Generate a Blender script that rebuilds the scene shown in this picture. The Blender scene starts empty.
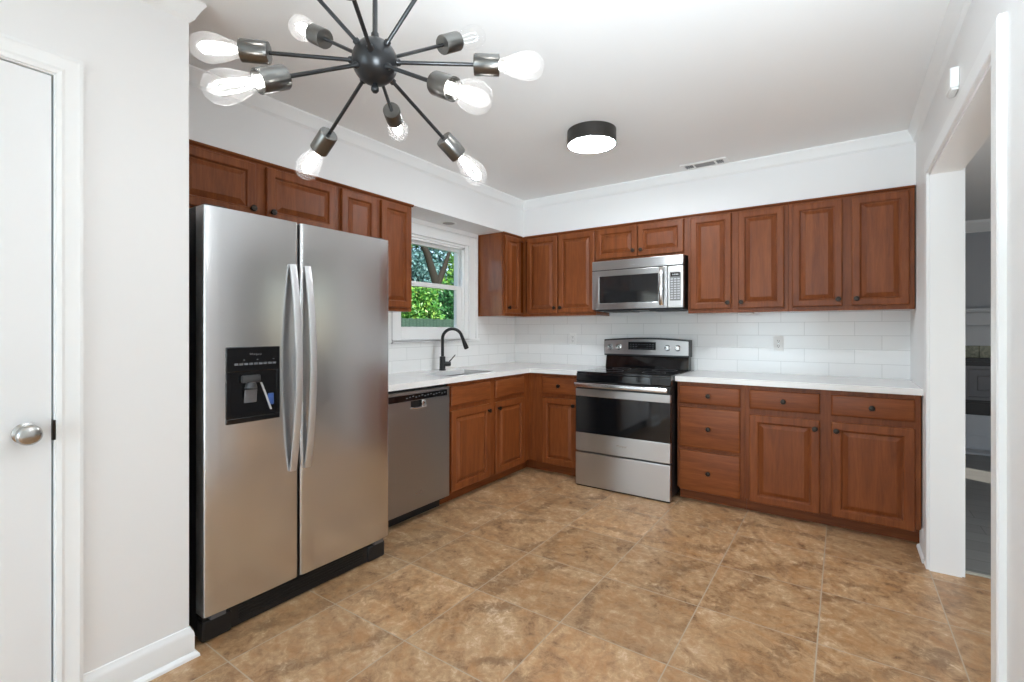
import bpy, bmesh, math, random
from mathutils import Vector, Matrix
R = math.radians
PI = math.pi
random.seed(7)
SC = bpy.context.scene
COL = SC.collection

# ------------------------------------------------------------------ camera, world, sun, exposure
CAM = (2.879, -4.211, 1.246)
cam_d = bpy.data.cameras.new('camera')
cam = bpy.data.objects.new('camera', cam_d)
COL.objects.link(cam)
cam.location = CAM
cam.rotation_euler = (R(90), 0, 0.605)
cam_d.sensor_fit = 'HORIZONTAL'
cam_d.sensor_width = 36.0
cam_d.lens = 36.0 * 478.4 / 1024.0
cam_d.shift_y = -(341.0 - 330.6) / 1024.0
cam_d.clip_start = 0.02
cam_d.clip_end = 200
SC.camera = cam

L_PATIO, L_BOUNCE, L_BULB, L_FLUSH, L_ACROSS, L_SUN = 58.0, 255.0, 0.36, 80.0, 36.0, 1.1
world = bpy.data.worlds.new('world')
SC.world = world
world.use_nodes = True
wn = world.node_tree
sky = wn.nodes.new('ShaderNodeTexSky')
sky.sky_type = 'NISHITA'
sky.sun_disc = False
sky.sun_elevation = R(38)
sky.sun_rotation = R(115)
sky.air_density = 1.0
sky.dust_density = 1.0
bg = wn.nodes['Background']
bg.inputs['Strength'].default_value = 0.25 * L_SUN
wn.links.new(sky.outputs['Color'], bg.inputs['Color'])

sun_d = bpy.data.lights.new('sun', 'SUN')
sun_d.energy = 6.0 * L_SUN
sun_d.angle = R(0.6)
sun_d.color = (1.0, 0.95, 0.86)
sun = bpy.data.objects.new('sun', sun_d)
COL.objects.link(sun)
sun.rotation_euler = Vector((-0.75, 0.35, -0.56)).to_track_quat('-Z', 'Y').to_euler()


def area(name, loc, direction, sx, sy, power, color=(1, 1, 1)):
    d = bpy.data.lights.new(name, 'AREA')
    d.shape = 'RECTANGLE'
    d.size, d.size_y = sx, sy
    d.energy = power
    d.color = color
    o = bpy.data.objects.new(name, d)
    COL.objects.link(o)
    o.location = loc
    o.rotation_euler = Vector(direction).to_track_quat('-Z', 'Y').to_euler()
    return o


# patio lamp stands in for daylight; spot and far-room lamp are added fill
area('patio_daylight', (1.7, -7.35, 1.05), (0.25, 1, 0.60), 1.5, 2.0, L_PATIO, (0.70, 0.88, 1.0))
bfd = bpy.data.lights.new('bounce_fill_spot', 'SPOT')  # added fill spot beside the camera, brightens the ceiling; no room lamp
bfd.energy = L_BOUNCE
bfd.color = (0.79, 0.91, 1.0)
bfd.spot_size = R(94)
bfd.spot_blend = 1.0
bfd.shadow_soft_size = 0.24
bf = bpy.data.objects.new('bounce_fill_spot', bfd)
COL.objects.link(bf)
bf.location = (2.98, -4.05, 1.42)
bf.rotation_euler = Vector((-1.05, 2.5, 2.3)).to_track_quat('-Z', 'Y').to_euler()
area('far_room_fill', (6.26, -2.15, 1.05), (-1, 0.05, 0.16), 1.2, 1.1, L_ACROSS, (0.82, 0.93, 1.0))  # added fill lamp across the doorway; its window is made up

SC.view_settings.view_transform = 'Standard'
SC.view_settings.look = 'None'
SC.view_settings.exposure = 0.25
SC.view_settings.gamma = 1.0
SC.view_settings.use_curve_mapping = False
SC.cycles.max_bounces = 10
SC.cycles.diffuse_bounces = 7
SC.cycles.glossy_bounces = 5
SC.cycles.transparent_max_bounces = 16
SC.cycles.sample_clamp_indirect = 6.0
SC.cycles.caustics_reflective = False
SC.cycles.caustics_refractive = False
SC.cycles.use_denoising = True

# ------------------------------------------------------------------ materials


def srgb(r, g, b):
    f = lambda c: (c / 255 / 12.92) if c / 255 <= 0.04045 else ((c / 255 + 0.055) / 1.055) ** 2.4
    return (f(r), f(g), f(b), 1.0)


def new_mat(name):
    m = bpy.data.materials.new(name)
    m.use_nodes = True
    return m, m.node_tree, m.node_tree.nodes['Principled BSDF']


def add(nt, t, **kw):
    n = nt.nodes.new(t)
    for k, v in kw.items():
        if k == 'op':
            n.operation = v
        elif hasattr(n, k):
            setattr(n, k, v)
    return n


def lk(nt, a, b):
    nt.links.new(a, b)


def mathn(nt, op, a, b=None):
    n = nt.nodes.new('ShaderNodeMath')
    n.operation = op
    for i, v in enumerate((a, b)):
        if v is None:
            continue
        if isinstance(v, (int, float)):
            n.inputs[i].default_value = v
        else:
            lk(nt, v, n.inputs[i])
    return n.outputs[0]


def ramp(nt, fac, stops):
    n = nt.nodes.new('ShaderNodeValToRGB')
    el = n.color_ramp.elements
    while len(el) < len(stops):
        el.new(0.5)
    for e, (p, c) in zip(el, stops):
        e.position = p
        e.color = c
    lk(nt, fac, n.inputs[0])
    return n.outputs[0]


def mixc(nt, fac, a, b, blend='MIX'):
    n = nt.nodes.new('ShaderNodeMix')
    n.data_type = 'RGBA'
    n.blend_type = blend
    for sock, v in ((n.inputs[0], fac), (n.inputs[6], a), (n.inputs[7], b)):
        if isinstance(v, (int, float, tuple)):
            sock.default_value = v
        else:
            lk(nt, v, sock)
    return n.outputs[2]


def noise(nt, vec, scale, detail=4, rough=0.55, dist=0.0):
    n = nt.nodes.new('ShaderNodeTexNoise')
    n.inputs['Scale'].default_value = scale
    n.inputs['Detail'].default_value = detail
    n.inputs['Roughness'].default_value = rough
    n.inputs['Distortion'].default_value = dist
    lk(nt, vec, n.inputs['Vector'])
    return n.outputs['Fac']


def mapping(nt, vec, scale=(1, 1, 1), loc=(0, 0, 0)):
    n = nt.nodes.new('ShaderNodeMapping')
    n.inputs['Scale'].default_value = scale
    n.inputs['Location'].default_value = loc
    lk(nt, vec, n.inputs['Vector'])
    return n.outputs[0]


def bump(nt, b, height, strength=0.2, dist=0.002):
    n = nt.nodes.new('ShaderNodeBump')
    n.inputs['Strength'].default_value = strength
    n.inputs['Distance'].default_value = dist
    lk(nt, height, n.inputs['Height'])
    lk(nt, n.outputs[0], b.inputs['Normal'])


def position(nt):
    return nt.nodes.new('ShaderNodeNewGeometry').outputs['Position']


def paint(name, col, rough=0.55, var=0.02, scale=3.0):
    m, nt, b = new_mat(name)
    p = position(nt)
    n = noise(nt, p, scale, 3)
    c2 = tuple(max(0, c * (1 - var)) for c in col[:3]) + (1,)
    lk(nt, mixc(nt, n, col, c2), b.inputs['Base Color'])
    b.inputs['Roughness'].default_value = rough
    bump(nt, b, noise(nt, p, 220, 2), 0.04, 0.001)
    return m


def simple(name, col, rough=0.4, metal=0.0, coat=0.0, var=0.08, scale=40.0):
    m, nt, b = new_mat(name)
    n = noise(nt, position(nt), scale, 3)
    c2 = tuple(c * (1 - var) for c in col[:3]) + (1,)
    lk(nt, mixc(nt, n, col, c2), b.inputs['Base Color'])
    b.inputs['Roughness'].default_value = rough
    b.inputs['Metallic'].default_value = metal
    b.inputs['Coat Weight'].default_value = coat
    b.inputs['Coat Roughness'].default_value = 0.1
    return m


def brushed(name, col, rough, stretch, strength=0.015, aniso=0.0):
    """brushed metal; stretch = noise scale per axis (small along the brushing)"""
    m, nt, b = new_mat(name)
    v = mapping(nt, position(nt), stretch)
    n = noise(nt, v, 1.0, 3, 0.6)
    c2 = tuple(c * 0.985 for c in col[:3]) + (1,)
    lk(nt, mixc(nt, n, c2, col), b.inputs['Base Color'])
    b.inputs['Metallic'].default_value = 1.0
    r = mathn(nt, 'MULTIPLY_ADD', n, 0.05)
    nt.nodes[-1].inputs[2].default_value = rough - 0.025
    lk(nt, r, b.inputs['Roughness'])
    if aniso:
        # level brushing: reflections smear up and down
        b.inputs['Anisotropic'].default_value = aniso
        tv = nt.nodes.new('ShaderNodeCombineXYZ')
        tv.inputs[2].default_value = 1.0
        lk(nt, tv.outputs[0], b.inputs['Tangent'])
    bump(nt, b, n, strength, 0.001)
    return m


def wood(name, dark, mid, light, rough=0.3, grain='Z', coat=0.0):
    m, nt, b = new_mat(name)
    p = position(nt)
    st = {'Z': (1, 1, 0.09), 'H': (0.1, 0.1, 1.3)}[grain]
    v = mapping(nt, p, st)
    n1 = noise(nt, v, 26, 6, 0.62, 0.6)
    n2 = noise(nt, v, 120, 3, 0.6)
    n3 = noise(nt, p, 2.3, 2)
    f = mathn(nt, 'ADD', mathn(nt, 'MULTIPLY', n1, 0.72), mathn(nt, 'MULTIPLY', n2, 0.28))
    c = ramp(nt, f, [(0.22, dark), (0.50, mid), (0.80, light)])
    c = mixc(nt, mathn(nt, 'MULTIPLY', n3, 0.35), c, dark)
    lk(nt, c, b.inputs['Base Color'])
    b.inputs['Roughness'].default_value = rough
    b.inputs['Specular IOR Level'].default_value = 0.30
    b.inputs['Coat Weight'].default_value = coat
    b.inputs['Coat Roughness'].default_value = 0.12
    bump(nt, b, n2, 0.05, 0.001)
    return m


M = {}
M['wall'] = paint('wall_paint', srgb(240, 240, 240))
M['ceiling'] = paint('ceiling_paint', srgb(241, 241, 240), 0.7)
M['trim'] = paint('trim_paint', srgb(243, 244, 244), 0.35)
M['door'] = paint('door_paint', srgb(241, 242, 243), 0.4)
M['far_wall'] = paint('far_room_dimmed_paint', srgb(176, 179, 184), 0.6)  # wall colour darkened to imitate the dimmer light in the far room
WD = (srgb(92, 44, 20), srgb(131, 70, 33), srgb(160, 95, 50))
M['far_trim'] = paint('far_room_dimmed_trim', srgb(190, 193, 197), 0.45)  # white trim greyed in its colour to imitate the far room's dimness
M['wood'] = wood('cherry_wood', *WD, rough=0.40)
M['wood_h'] = wood('cherry_wood_level_grain', *WD, rough=0.40, grain='H')
M['wood_panel'] = wood('satin_cherry_panel', *WD, rough=0.24, coat=0.6)
M['steel'] = brushed('stainless_door', (0.66, 0.66, 0.665, 1), 0.22, (3, 3, 420))
M['steel_v'] = brushed('stainless_satin', (0.62, 0.62, 0.625, 1), 0.33, (3, 3, 420), 0.004, 0.85)
M['handle'] = simple('satin_handle_metal', (0.66, 0.66, 0.67, 1), 0.42, 0.85, var=0.02)
M['steel_dark'] = brushed('stainless_dark', (0.42, 0.42, 0.42, 1), 0.33, (3, 3, 420), 0.004, 0.85)
M['sink_steel'] = simple('satin_sink_steel', (0.22, 0.22, 0.23, 1), 0.3, 1.0, var=0.03)
M['chrome'] = simple('polished_steel', (0.78, 0.78, 0.78, 1), 0.14, 1.0, var=0.03)
M['nickel'] = simple('satin_nickel', (0.50, 0.49, 0.47, 1), 0.24, 1.0, var=0.1)
M['black_gloss'] = simple('black_glass', (0.006, 0.006, 0.007, 1), 0.05, 0.0, 0.3, var=0.1)
M['black'] = simple('black_plastic', (0.012, 0.012, 0.013, 1), 0.35)
M['black_side'] = simple('black_enamel', (0.014, 0.014, 0.015, 1), 0.42)
M['grey_dark'] = simple('dark_grey_plastic', (0.05, 0.05, 0.052, 1), 0.3)
M['mid_grey'] = simple('grey_plastic', (0.14, 0.14, 0.15, 1), 0.4)
M['bronze'] = simple('dark_bronze', (0.035, 0.027, 0.022, 1), 0.35, 0.8)
M['matte_black'] = simple('matte_black_metal', (0.011, 0.011, 0.012, 1), 0.32, 0.2)
M['gunmetal'] = simple('gunmetal', (0.17, 0.165, 0.155, 1), 0.28, 1.0, var=0.15)
M['white_plastic'] = simple('white_plastic', srgb(238, 238, 236), 0.35, var=0.02)
M['slot'] = simple('dark_slot', (0.03, 0.03, 0.03, 1), 0.6)
M['blue'] = simple('blue_plastic', srgb(60, 95, 165), 0.4)
M['print'] = simple('pale_print', srgb(190, 192, 195), 0.5, var=0.02)
M['print_dim'] = simple('dim_print', srgb(104, 106, 110), 0.5, var=0.02)
M['vent_grey'] = simple('vent_grey', srgb(150, 150, 150), 0.5, var=0.05)
M['fence'] = None


def emis(name, col, strength):
    m, nt, b = new_mat(name)
    b.inputs['Base Color'].default_value = col
    b.inputs['Emission Color'].default_value = col
    b.inputs['Emission Strength'].default_value = strength
    return m


M['filament'] = emis('glowing_filament', (1.0, 0.985, 0.965, 1), 14.0)
M['filament_off'] = simple('unlit_filament', srgb(222, 222, 220), 0.4)
M['diffuser'] = emis('lit_diffuser', (0.865, 0.945, 1.0, 1), L_FLUSH)


def thin_glass(name, tint=(1, 1, 1, 1), refl=0.9, ior=1.45):
    m = bpy.data.materials.new(name)
    m.use_nodes = True
    nt = m.node_tree
    nt.nodes.clear()
    out = nt.nodes.new('ShaderNodeOutputMaterial')
    tr = nt.nodes.new('ShaderNodeBsdfTransparent')
    tr.inputs[0].default_value = tint
    gl = nt.nodes.new('ShaderNodeBsdfGlossy')
    gl.inputs['Roughness'].default_value = 0.02
    fr = nt.nodes.new('ShaderNodeFresnel')
    fr.inputs[0].default_value = ior
    mx = nt.nodes.new('ShaderNodeMixShader')
    lk(nt, mathn(nt, 'MULTIPLY', fr.outputs[0], refl), mx.inputs[0])
    lk(nt, tr.outputs[0], mx.inputs[1])
    lk(nt, gl.outputs[0], mx.inputs[2])
    lk(nt, mx.outputs[0], out.inputs[0])
    return m




def bulb_glass(name, haze):
    # thin clear glass; haze added to lit bulbs imitates their glow bloom
    m = bpy.data.materials.new(name)
    m.use_nodes = True
    nt = m.node_tree
    nt.nodes.clear()
    out = nt.nodes.new('ShaderNodeOutputMaterial')
    tr = nt.nodes.new('ShaderNodeBsdfTransparent')
    gl = nt.nodes.new('ShaderNodeBsdfGlossy')
    gl.inputs['Roughness'].default_value = 0.05
    tl = nt.nodes.new('ShaderNodeBsdfTranslucent')
    tl.inputs[0].default_value = (0.95, 0.95, 0.95, 1)
    lw = nt.nodes.new('ShaderNodeLayerWeight')
    lw.inputs[0].default_value = 0.25
    m1 = nt.nodes.new('ShaderNodeMixShader')
    m1.inputs[0].default_value = haze
    lk(nt, tr.outputs[0], m1.inputs[1]); lk(nt, tl.outputs[0], m1.inputs[2])
    m2 = nt.nodes.new('ShaderNodeMixShader')
    lk(nt, mathn(nt, 'ADD', mathn(nt, 'MULTIPLY', mathn(nt, 'POWER', lw.outputs['Facing'], 3.0), 0.35), 0.03), m2.inputs[0])
    lk(nt, m1.outputs[0], m2.inputs[1]); lk(nt, gl.outputs[0], m2.inputs[2])
    lk(nt, m2.outputs[0], out.inputs[0])
    return m


M['bulb_glass'] = bulb_glass('clear_bulb_glass', 0.0)
M['bulb_lit'] = bulb_glass('lit_bulb_glass', 0.032)
M['pane'] = thin_glass('window_glass', (0.97, 0.98, 0.98, 1), 0.3, 1.2)


def tile_floor():
    m, nt, b = new_mat('stone_floor_tile')
    p = position(nt)
    sx = nt.nodes.new('ShaderNodeSeparateXYZ')
    lk(nt, p, sx.inputs[0])
    tx = mathn(nt, 'DIVIDE', mathn(nt, 'SUBTRACT', sx.outputs[0], 0.977 - 4.545), 0.4545)
    ty = mathn(nt, 'DIVIDE', mathn(nt, 'SUBTRACT', sx.outputs[1], -1.03 - 9.23), 0.4615)
    ix, iy = mathn(nt, 'FLOOR', tx), mathn(nt, 'FLOOR', ty)
    fx, fy = mathn(nt, 'FRACT', tx), mathn(nt, 'FRACT', ty)
    ex = mathn(nt, 'ABSOLUTE', mathn(nt, 'SUBTRACT', fx, 0.5))
    ey = mathn(nt, 'ABSOLUTE', mathn(nt, 'SUBTRACT', fy, 0.5))
    edge = mathn(nt, 'MAXIMUM', ex, ey)
    grout = mathn(nt, 'GREATER_THAN', edge, 0.4945)
    cid = nt.nodes.new('ShaderNodeCombineXYZ')
    lk(nt, ix, cid.inputs[0]); lk(nt, iy, cid.inputs[1])
    wnz = nt.nodes.new('ShaderNodeTexWhiteNoise')
    wnz.noise_dimensions = '3D'
    lk(nt, cid.outputs[0], wnz.inputs['Vector'])
    offs = nt.nodes.new('ShaderNodeVectorMath'); offs.operation = 'SCALE'
    lk(nt, wnz.outputs['Color'], offs.inputs[0]); offs.inputs['Scale'].default_value = 37.0
    va = nt.nodes.new('ShaderNodeVectorMath'); va.operation = 'ADD'
    lk(nt, p, va.inputs[0]); lk(nt, offs.outputs[0], va.inputs[1])
    # rotate the vein direction a little per tile
    vr = nt.nodes.new('ShaderNodeVectorRotate'); vr.rotation_type = 'Z_AXIS'
    lk(nt, va.outputs[0], vr.inputs['Vector'])
    lk(nt, mathn(nt, 'MULTIPLY', wnz.outputs['Value'], 1.6), vr.inputs['Angle'])
    v = vr.outputs[0]
    vs = mapping(nt, v, (2.2, 5.5, 1))
    n1 = noise(nt, vs, 1.25, 7, 0.62, 1.1)
    n2 = noise(nt, v, 26, 9, 0.78, 0.6)
    n4 = noise(nt, v, 6.5, 8, 0.72, 1.4)
    w = nt.nodes.new('ShaderNodeTexWave')
    w.wave_type = 'BANDS'
    w.inputs['Scale'].default_value = 0.75
    w.inputs['Distortion'].default_value = 7.0
    w.inputs['Detail'].default_value = 4
    w.inputs['Detail Scale'].default_value = 1.3
    lk(nt, v, w.inputs['Vector'])
    f = mathn(nt, 'ADD', mathn(nt, 'ADD', mathn(nt, 'MULTIPLY', n1, 0.30), mathn(nt, 'MULTIPLY', n2, 0.38)), mathn(nt, 'MULTIPLY', n4, 0.32))
    c = ramp(nt, f, [(0.37, srgb(110, 78, 52)), (0.45, srgb(166, 127, 90)), (0.53, srgb(196, 161, 122)), (0.61, srgb(234, 212, 182))])
    ochre = ramp(nt, n4, [(0.47, (0, 0, 0, 1)), (0.60, (1, 1, 1, 1))])
    c = mixc(nt, mathn(nt, 'MULTIPLY', ochre, 0.55), c, srgb(170, 115, 62))
    wf = mathn(nt, 'ADD', w.outputs['Fac'], mathn(nt, 'MULTIPLY', mathn(nt, 'SUBTRACT', n2, 0.5), 0.55))
    streak = ramp(nt, wf, [(0.0, (1, 1, 1, 1)), (0.12, (0, 0, 0, 1))])
    c = mixc(nt, mathn(nt, 'MULTIPLY', mathn(nt, 'MULTIPLY', streak, ramp(nt, n1, [(0.36, (0, 0, 0, 1)), (0.56, (1, 1, 1, 1))])), 0.55), c, srgb(112, 80, 54))
    bri = mathn(nt, 'ADD', mathn(nt, 'MULTIPLY', wnz.outputs['Value'], 0.22), 0.89)
    hs = nt.nodes.new('ShaderNodeHueSaturation')
    lk(nt, c, hs.inputs['Color']); lk(nt, bri, hs.inputs['Value'])
    c = mixc(nt, grout, hs.outputs[0], srgb(186, 168, 146))
    lk(nt, c, b.inputs['Base Color'])
    rr = mathn(nt, 'ADD', mathn(nt, 'MULTIPLY', n2, 0.25), 0.26)
    lk(nt, mathn(nt, 'ADD', rr, mathn(nt, 'MULTIPLY', grout, 0.4)), b.inputs['Roughness'])
    h = mathn(nt, 'SUBTRACT', mathn(nt, 'MULTIPLY', f, 0.6), mathn(nt, 'MULTIPLY', grout, 0.8))
    bump(nt, b, h, 0.25, 0.003)
    return m


M['floor'] = tile_floor()


def splash(name, axis):
    """white 10 x 30 cm wall tile, half-bond, thin grey grout; axis = running direction"""
    m, nt, b = new_mat(name)
    sx = nt.nodes.new('ShaderNodeSeparateXYZ')
    lk(nt, position(nt), sx.inputs[0])
    cx = nt.nodes.new('ShaderNodeCombineXYZ')
    a = mathn(nt, 'ADD', sx.outputs[axis], 10 * 0.308 - 0.177 if axis == 0 else 10 * 0.308)
    lk(nt, a, cx.inputs[0])
    lk(nt, mathn(nt, 'SUBTRACT', sx.outputs[2], 0.910), cx.inputs[1])
    br = nt.nodes.new('ShaderNodeTexBrick')
    br.offset = 0.5
    br.inputs['Color1'].default_value = srgb(236, 236, 235)
    br.inputs['Color2'].default_value = srgb(240, 240, 239)
    br.inputs['Mortar'].default_value = srgb(208, 208, 206)
    br.inputs['Scale'].default_value = 1.0
    br.inputs['Mortar Size'].default_value = 0.0016
    br.inputs['Mortar Smooth'].default_value = 0.2
    br.inputs['Brick Width'].default_value = 0.308
    br.inputs['Row Height'].default_value = 0.100
    lk(nt, cx.outputs[0], br.inputs['Vector'])
    lk(nt, br.outputs['Color'], b.inputs['Base Color'])
    b.inputs['Roughness'].default_value = 0.16
    inv = mathn(nt, 'SUBTRACT', 1.0, br.outputs['Fac'])
    bump(nt, b, inv, 0.3, 0.002)
    return m


M['splash_x'] = splash('subway_tile_back', 0)
M['splash_y'] = splash('subway_tile_side', 1)


def quartz():
    m, nt, b = new_mat('white_quartz')
    n = noise(nt, position(nt), 6, 6, 0.6, 1.0)
    lk(nt, ramp(nt, n, [(0.35, srgb(238, 238, 237)), (0.6, srgb(243, 243, 242))]), b.inputs['Base Color'])
    b.inputs['Roughness'].default_value = 0.16
    return m


M['quartz'] = quartz()


def planks():
    m, nt, b = new_mat('grey_plank_floor')
    p = position(nt)
    br = nt.nodes.new('ShaderNodeTexBrick')
    br.inputs['Color1'].default_value = srgb(138, 137, 134)
    br.inputs['Color2'].default_value = srgb(126, 125, 122)
    br.inputs['Mortar'].default_value = srgb(80, 80, 78)
    br.inputs['Scale'].default_value = 1
    br.inputs['Mortar Size'].default_value = 0.002
    br.inputs['Brick Width'].default_value = 1.2
    br.inputs['Row Height'].default_value = 0.16
    lk(nt, p, br.inputs['Vector'])
    n = noise(nt, mapping(nt, p, (3, 30, 1)), 2, 4)
    lk(nt, mixc(nt, mathn(nt, 'MULTIPLY', n, 0.5), br.outputs['Color'], srgb(90, 88, 84)), b.inputs['Base Color'])
    b.inputs['Roughness'].default_value = 0.4
    return m


M['planks'] = planks()


def stone():
    m, nt, b = new_mat('green_grey_stone')
    n = noise(nt, position(nt), 14, 6, 0.7, 1.5)
    lk(nt, ramp(nt, n, [(0.3, srgb(82, 84, 70)), (0.7, srgb(160, 160, 138))]), b.inputs['Base Color'])
    b.inputs['Roughness'].default_value = 0.4
    return m


M['stone'] = stone()


def leafmat(name, a, c, d):
    m, nt, b = new_mat(name)
    n = noise(nt, position(nt), 5.0, 4, 0.7)
    lk(nt, ramp(nt, n, [(0.32, a), (0.5, c), (0.68, d)]), b.inputs['Base Color'])
    b.inputs['Roughness'].default_value = 0.4
    b.inputs['Subsurface Weight'].default_value = 0.0
    return m


M['leaf_bright'] = leafmat('bright_leaves', srgb(30, 72, 34), srgb(74, 138, 56), srgb(170, 196, 96))
M['leaf_deep'] = leafmat('deep_leaves', srgb(16, 48, 30), srgb(38, 96, 50), srgb(96, 150, 92))
M['leaf_haze'] = leafmat('haze_tinted_leaves', srgb(52, 88, 84), srgb(88, 128, 128), srgb(140, 176, 176))  # distance haze tinted into the leaf colours
M['bark'] = simple('bark', srgb(46, 42, 34), 0.9, var=0.5, scale=9)
M['fence'] = wood('weathered_fence_boards', srgb(40, 58, 50), srgb(58, 80, 68), srgb(76, 98, 84), rough=0.8)
M['grass'] = leafmat('lawn_green', srgb(60, 84, 40), srgb(82, 110, 52), srgb(110, 132, 70))

# ------------------------------------------------------------------ mesh helper


class MB:
    def __init__(self, fn=None):
        self.bm = bmesh.new()
        self.fn = fn

    def _v(self, p):
        return self.bm.verts.new(self.fn(*p) if self.fn else p)

    def _faces(self, rings, closed=True, cap=True):
        n = len(rings[0])
        for a, b in zip(rings[:-1], rings[1:]):
            for i in range(n if closed else n - 1):
                j = (i + 1) % n
                try:
                    self.bm.faces.new((a[i], a[j], b[j], b[i]))
                except ValueError:
                    pass
        if cap:
            for r in (rings[0], rings[-1]):
                try:
                    self.bm.faces.new(r)
                except ValueError:
                    pass

    def box(self, a, b, bev=0.0, seg=2):
        x0, y0, z0 = (min(a[i], b[i]) for i in range(3))
        x1, y1, z1 = (max(a[i], b[i]) for i in range(3))
        vs = [self._v(p) for p in ((x0, y0, z0), (x1, y0, z0), (x1, y1, z0), (x0, y1, z0),
                                   (x0, y0, z1), (x1, y0, z1), (x1, y1, z1), (x0, y1, z1))]
        fs = [self.bm.faces.new([vs[i] for i in q]) for q in
              ((0, 3, 2, 1), (4, 5, 6, 7), (0, 1, 5, 4), (1, 2, 6, 5), (2, 3, 7, 6), (3, 0, 4, 7))]
        if bev > 0:
            es = list({e for f in fs for e in f.edges})
            bmesh.ops.bevel(self.bm, geom=es, offset=bev, segments=seg, profile=0.5, affect='EDGES', clamp_overlap=True)
        return self

    def prism(self, pts, h0, h1, axis=2):
        """closed polygon pts (2D) swept along an axis from h0 to h1"""
        def mk(p, h):
            q = list(p)
            q.insert(axis, h)
            return self._v(q)
        self._faces([[mk(p, h0) for p in pts], [mk(p, h1) for p in pts]])
        return self

    def lathe(self, prof, origin, axis, n=24, cap=True):
        """prof: (radius, distance along axis)"""
        ax = Vector(axis).normalized()
        u = ax.orthogonal().normalized()
        w = ax.cross(u)
        o = Vector(origin)
        rings = []
        for r, d in prof:
            r = max(r, 1e-5)
            rings.append([self._v(tuple(o + ax * d + (u * math.cos(2 * PI * k / n) + w * math.sin(2 * PI * k / n)) * r)) for k in range(n)])
        self._faces(rings, True, cap)
        return self

    def tube(self, pts, rad, n=10, cap=True):
        pts = [Vector(p) for p in pts]
        rads = rad if isinstance(rad, (list, tuple)) else [rad] * len(pts)
        t0 = (pts[1] - pts[0]).normalized()
        u = t0.orthogonal().normalized()
        rings = []
        for i, p in enumerate(pts):
            t = (pts[min(i + 1, len(pts) - 1)] - pts[max(i - 1, 0)]).normalized()
            u = (u - t * u.dot(t)).normalized()
            w = t.cross(u)
            rings.append([self._v(tuple(p + (u * math.cos(2 * PI * k / n) + w * math.sin(2 * PI * k / n)) * rads[i])) for k in range(n)])
        self._faces(rings, True, cap)
        return self

    def sweep_rect(self, pts, half_w, half_t, wdir):
        """flat bar along pts; wdir is the width direction"""
        pts = [Vector(p) for p in pts]
        w = Vector(wdir).normalized()
        rings = []
        for i, p in enumerate(pts):
            t = (pts[min(i + 1, len(pts) - 1)] - pts[max(i - 1, 0)]).normalized()
            nrm = t.cross(w).normalized()
            ring = []
            for k in range(12):
                a = 2 * PI * k / 12
                ca, sa = math.cos(a), math.sin(a)
                f = lambda c: math.copysign(abs(c) ** 0.5, c)
                ring.append(self._v(tuple(p + w * half_w * f(ca) + nrm * half_t * f(sa))))
            rings.append(ring)
        self._faces(rings)
        return self

    def rects(self, a0, a1, z0, z1, prof):
        """nested rectangles in the (a, z) plane: prof = (inset, depth); closed at both ends"""
        rings = []
        for ins, d in prof:
            rings.append([self._v((a0 + ins, d, z0 + ins)), self._v((a1 - ins, d, z0 + ins)),
                          self._v((a1 - ins, d, z1 - ins)), self._v((a0 + ins, d, z1 - ins))])
        self._faces(rings)
        return self

    def build(self, name, mat, parent=None, smooth=20, mats=None):
        bmesh.ops.recalc_face_normals(self.bm, faces=self.bm.faces)
        me = bpy.data.meshes.new(name)
        off = Vector((0, 0, 0))
        if parent is not None:
            q = parent
            while q is not None:
                off += q.location
                q = q.parent
            org = None
        else:
            xs = [v.co for v in self.bm.verts]
            org = Vector(((min(v.x for v in xs) + max(v.x for v in xs)) / 2,
                          (min(v.y for v in xs) + max(v.y for v in xs)) / 2, min(v.z for v in xs)))
            off = org
        for v in self.bm.verts:
            v.co -= off
        self.bm.to_mesh(me)
        self.bm.free()
        if smooth:
            for p in me.polygons:
                p.use_smooth = True
            me.set_sharp_from_angle(angle=R(smooth))
        me.materials.append(mat)
        o = bpy.data.objects.new(name, me)
        COL.objects.link(o)
        if parent is not None:
            o.parent = parent
        else:
            o.location = org
        return o


def thing(name, label, cat, loc, group=None):
    o = bpy.data.objects.new(name, None)
    o.empty_display_size = 0.1
    COL.objects.link(o)
    o.location = loc
    return tag(o, label, cat, group)


def tag(o, label, cat, group=None):
    o['label'] = label
    o['category'] = cat
    if group:
        o['group'] = group
    return o


def struct(o):
    o['kind'] = 'structure'
    return o


def text_mesh(name, body, size, mat, parent, at, face, ext=0.0004):
    """small raised lettering; face 'x' reads on a surface facing +x, 'y' on one facing -y"""
    cu = bpy.data.curves.new(name, 'FONT')
    cu.body = body
    cu.size = size
    cu.align_x = 'CENTER'
    cu.align_y = 'CENTER'
    cu.extrude = ext
    cu.resolution_u = 2
    tmp = bpy.data.objects.new(name, cu)
    COL.objects.link(tmp)
    dg = bpy.context.evaluated_depsgraph_get()
    me = bpy.data.meshes.new_from_object(tmp.evaluated_get(dg))
    bpy.data.objects.remove(tmp)
    if face == 'y':
        mx = Matrix(((1, 0, 0), (0, 0, -1), (0, 1, 0)))
    else:
        mx = Matrix(((0, 0, 1), (1, 0, 0), (0, 1, 0)))
    off = Vector(at)
    q = parent
    while q is not None:
        off -= q.location
        q = q.parent
    for v in me.vertices:
        v.co = mx @ v.co + off
    me.materials.clear()
    me.materials.append(mat)
    me.name = name
    o = bpy.data.objects.new(name, me)
    COL.objects.link(o)
    o.parent = parent
    return o


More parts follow.
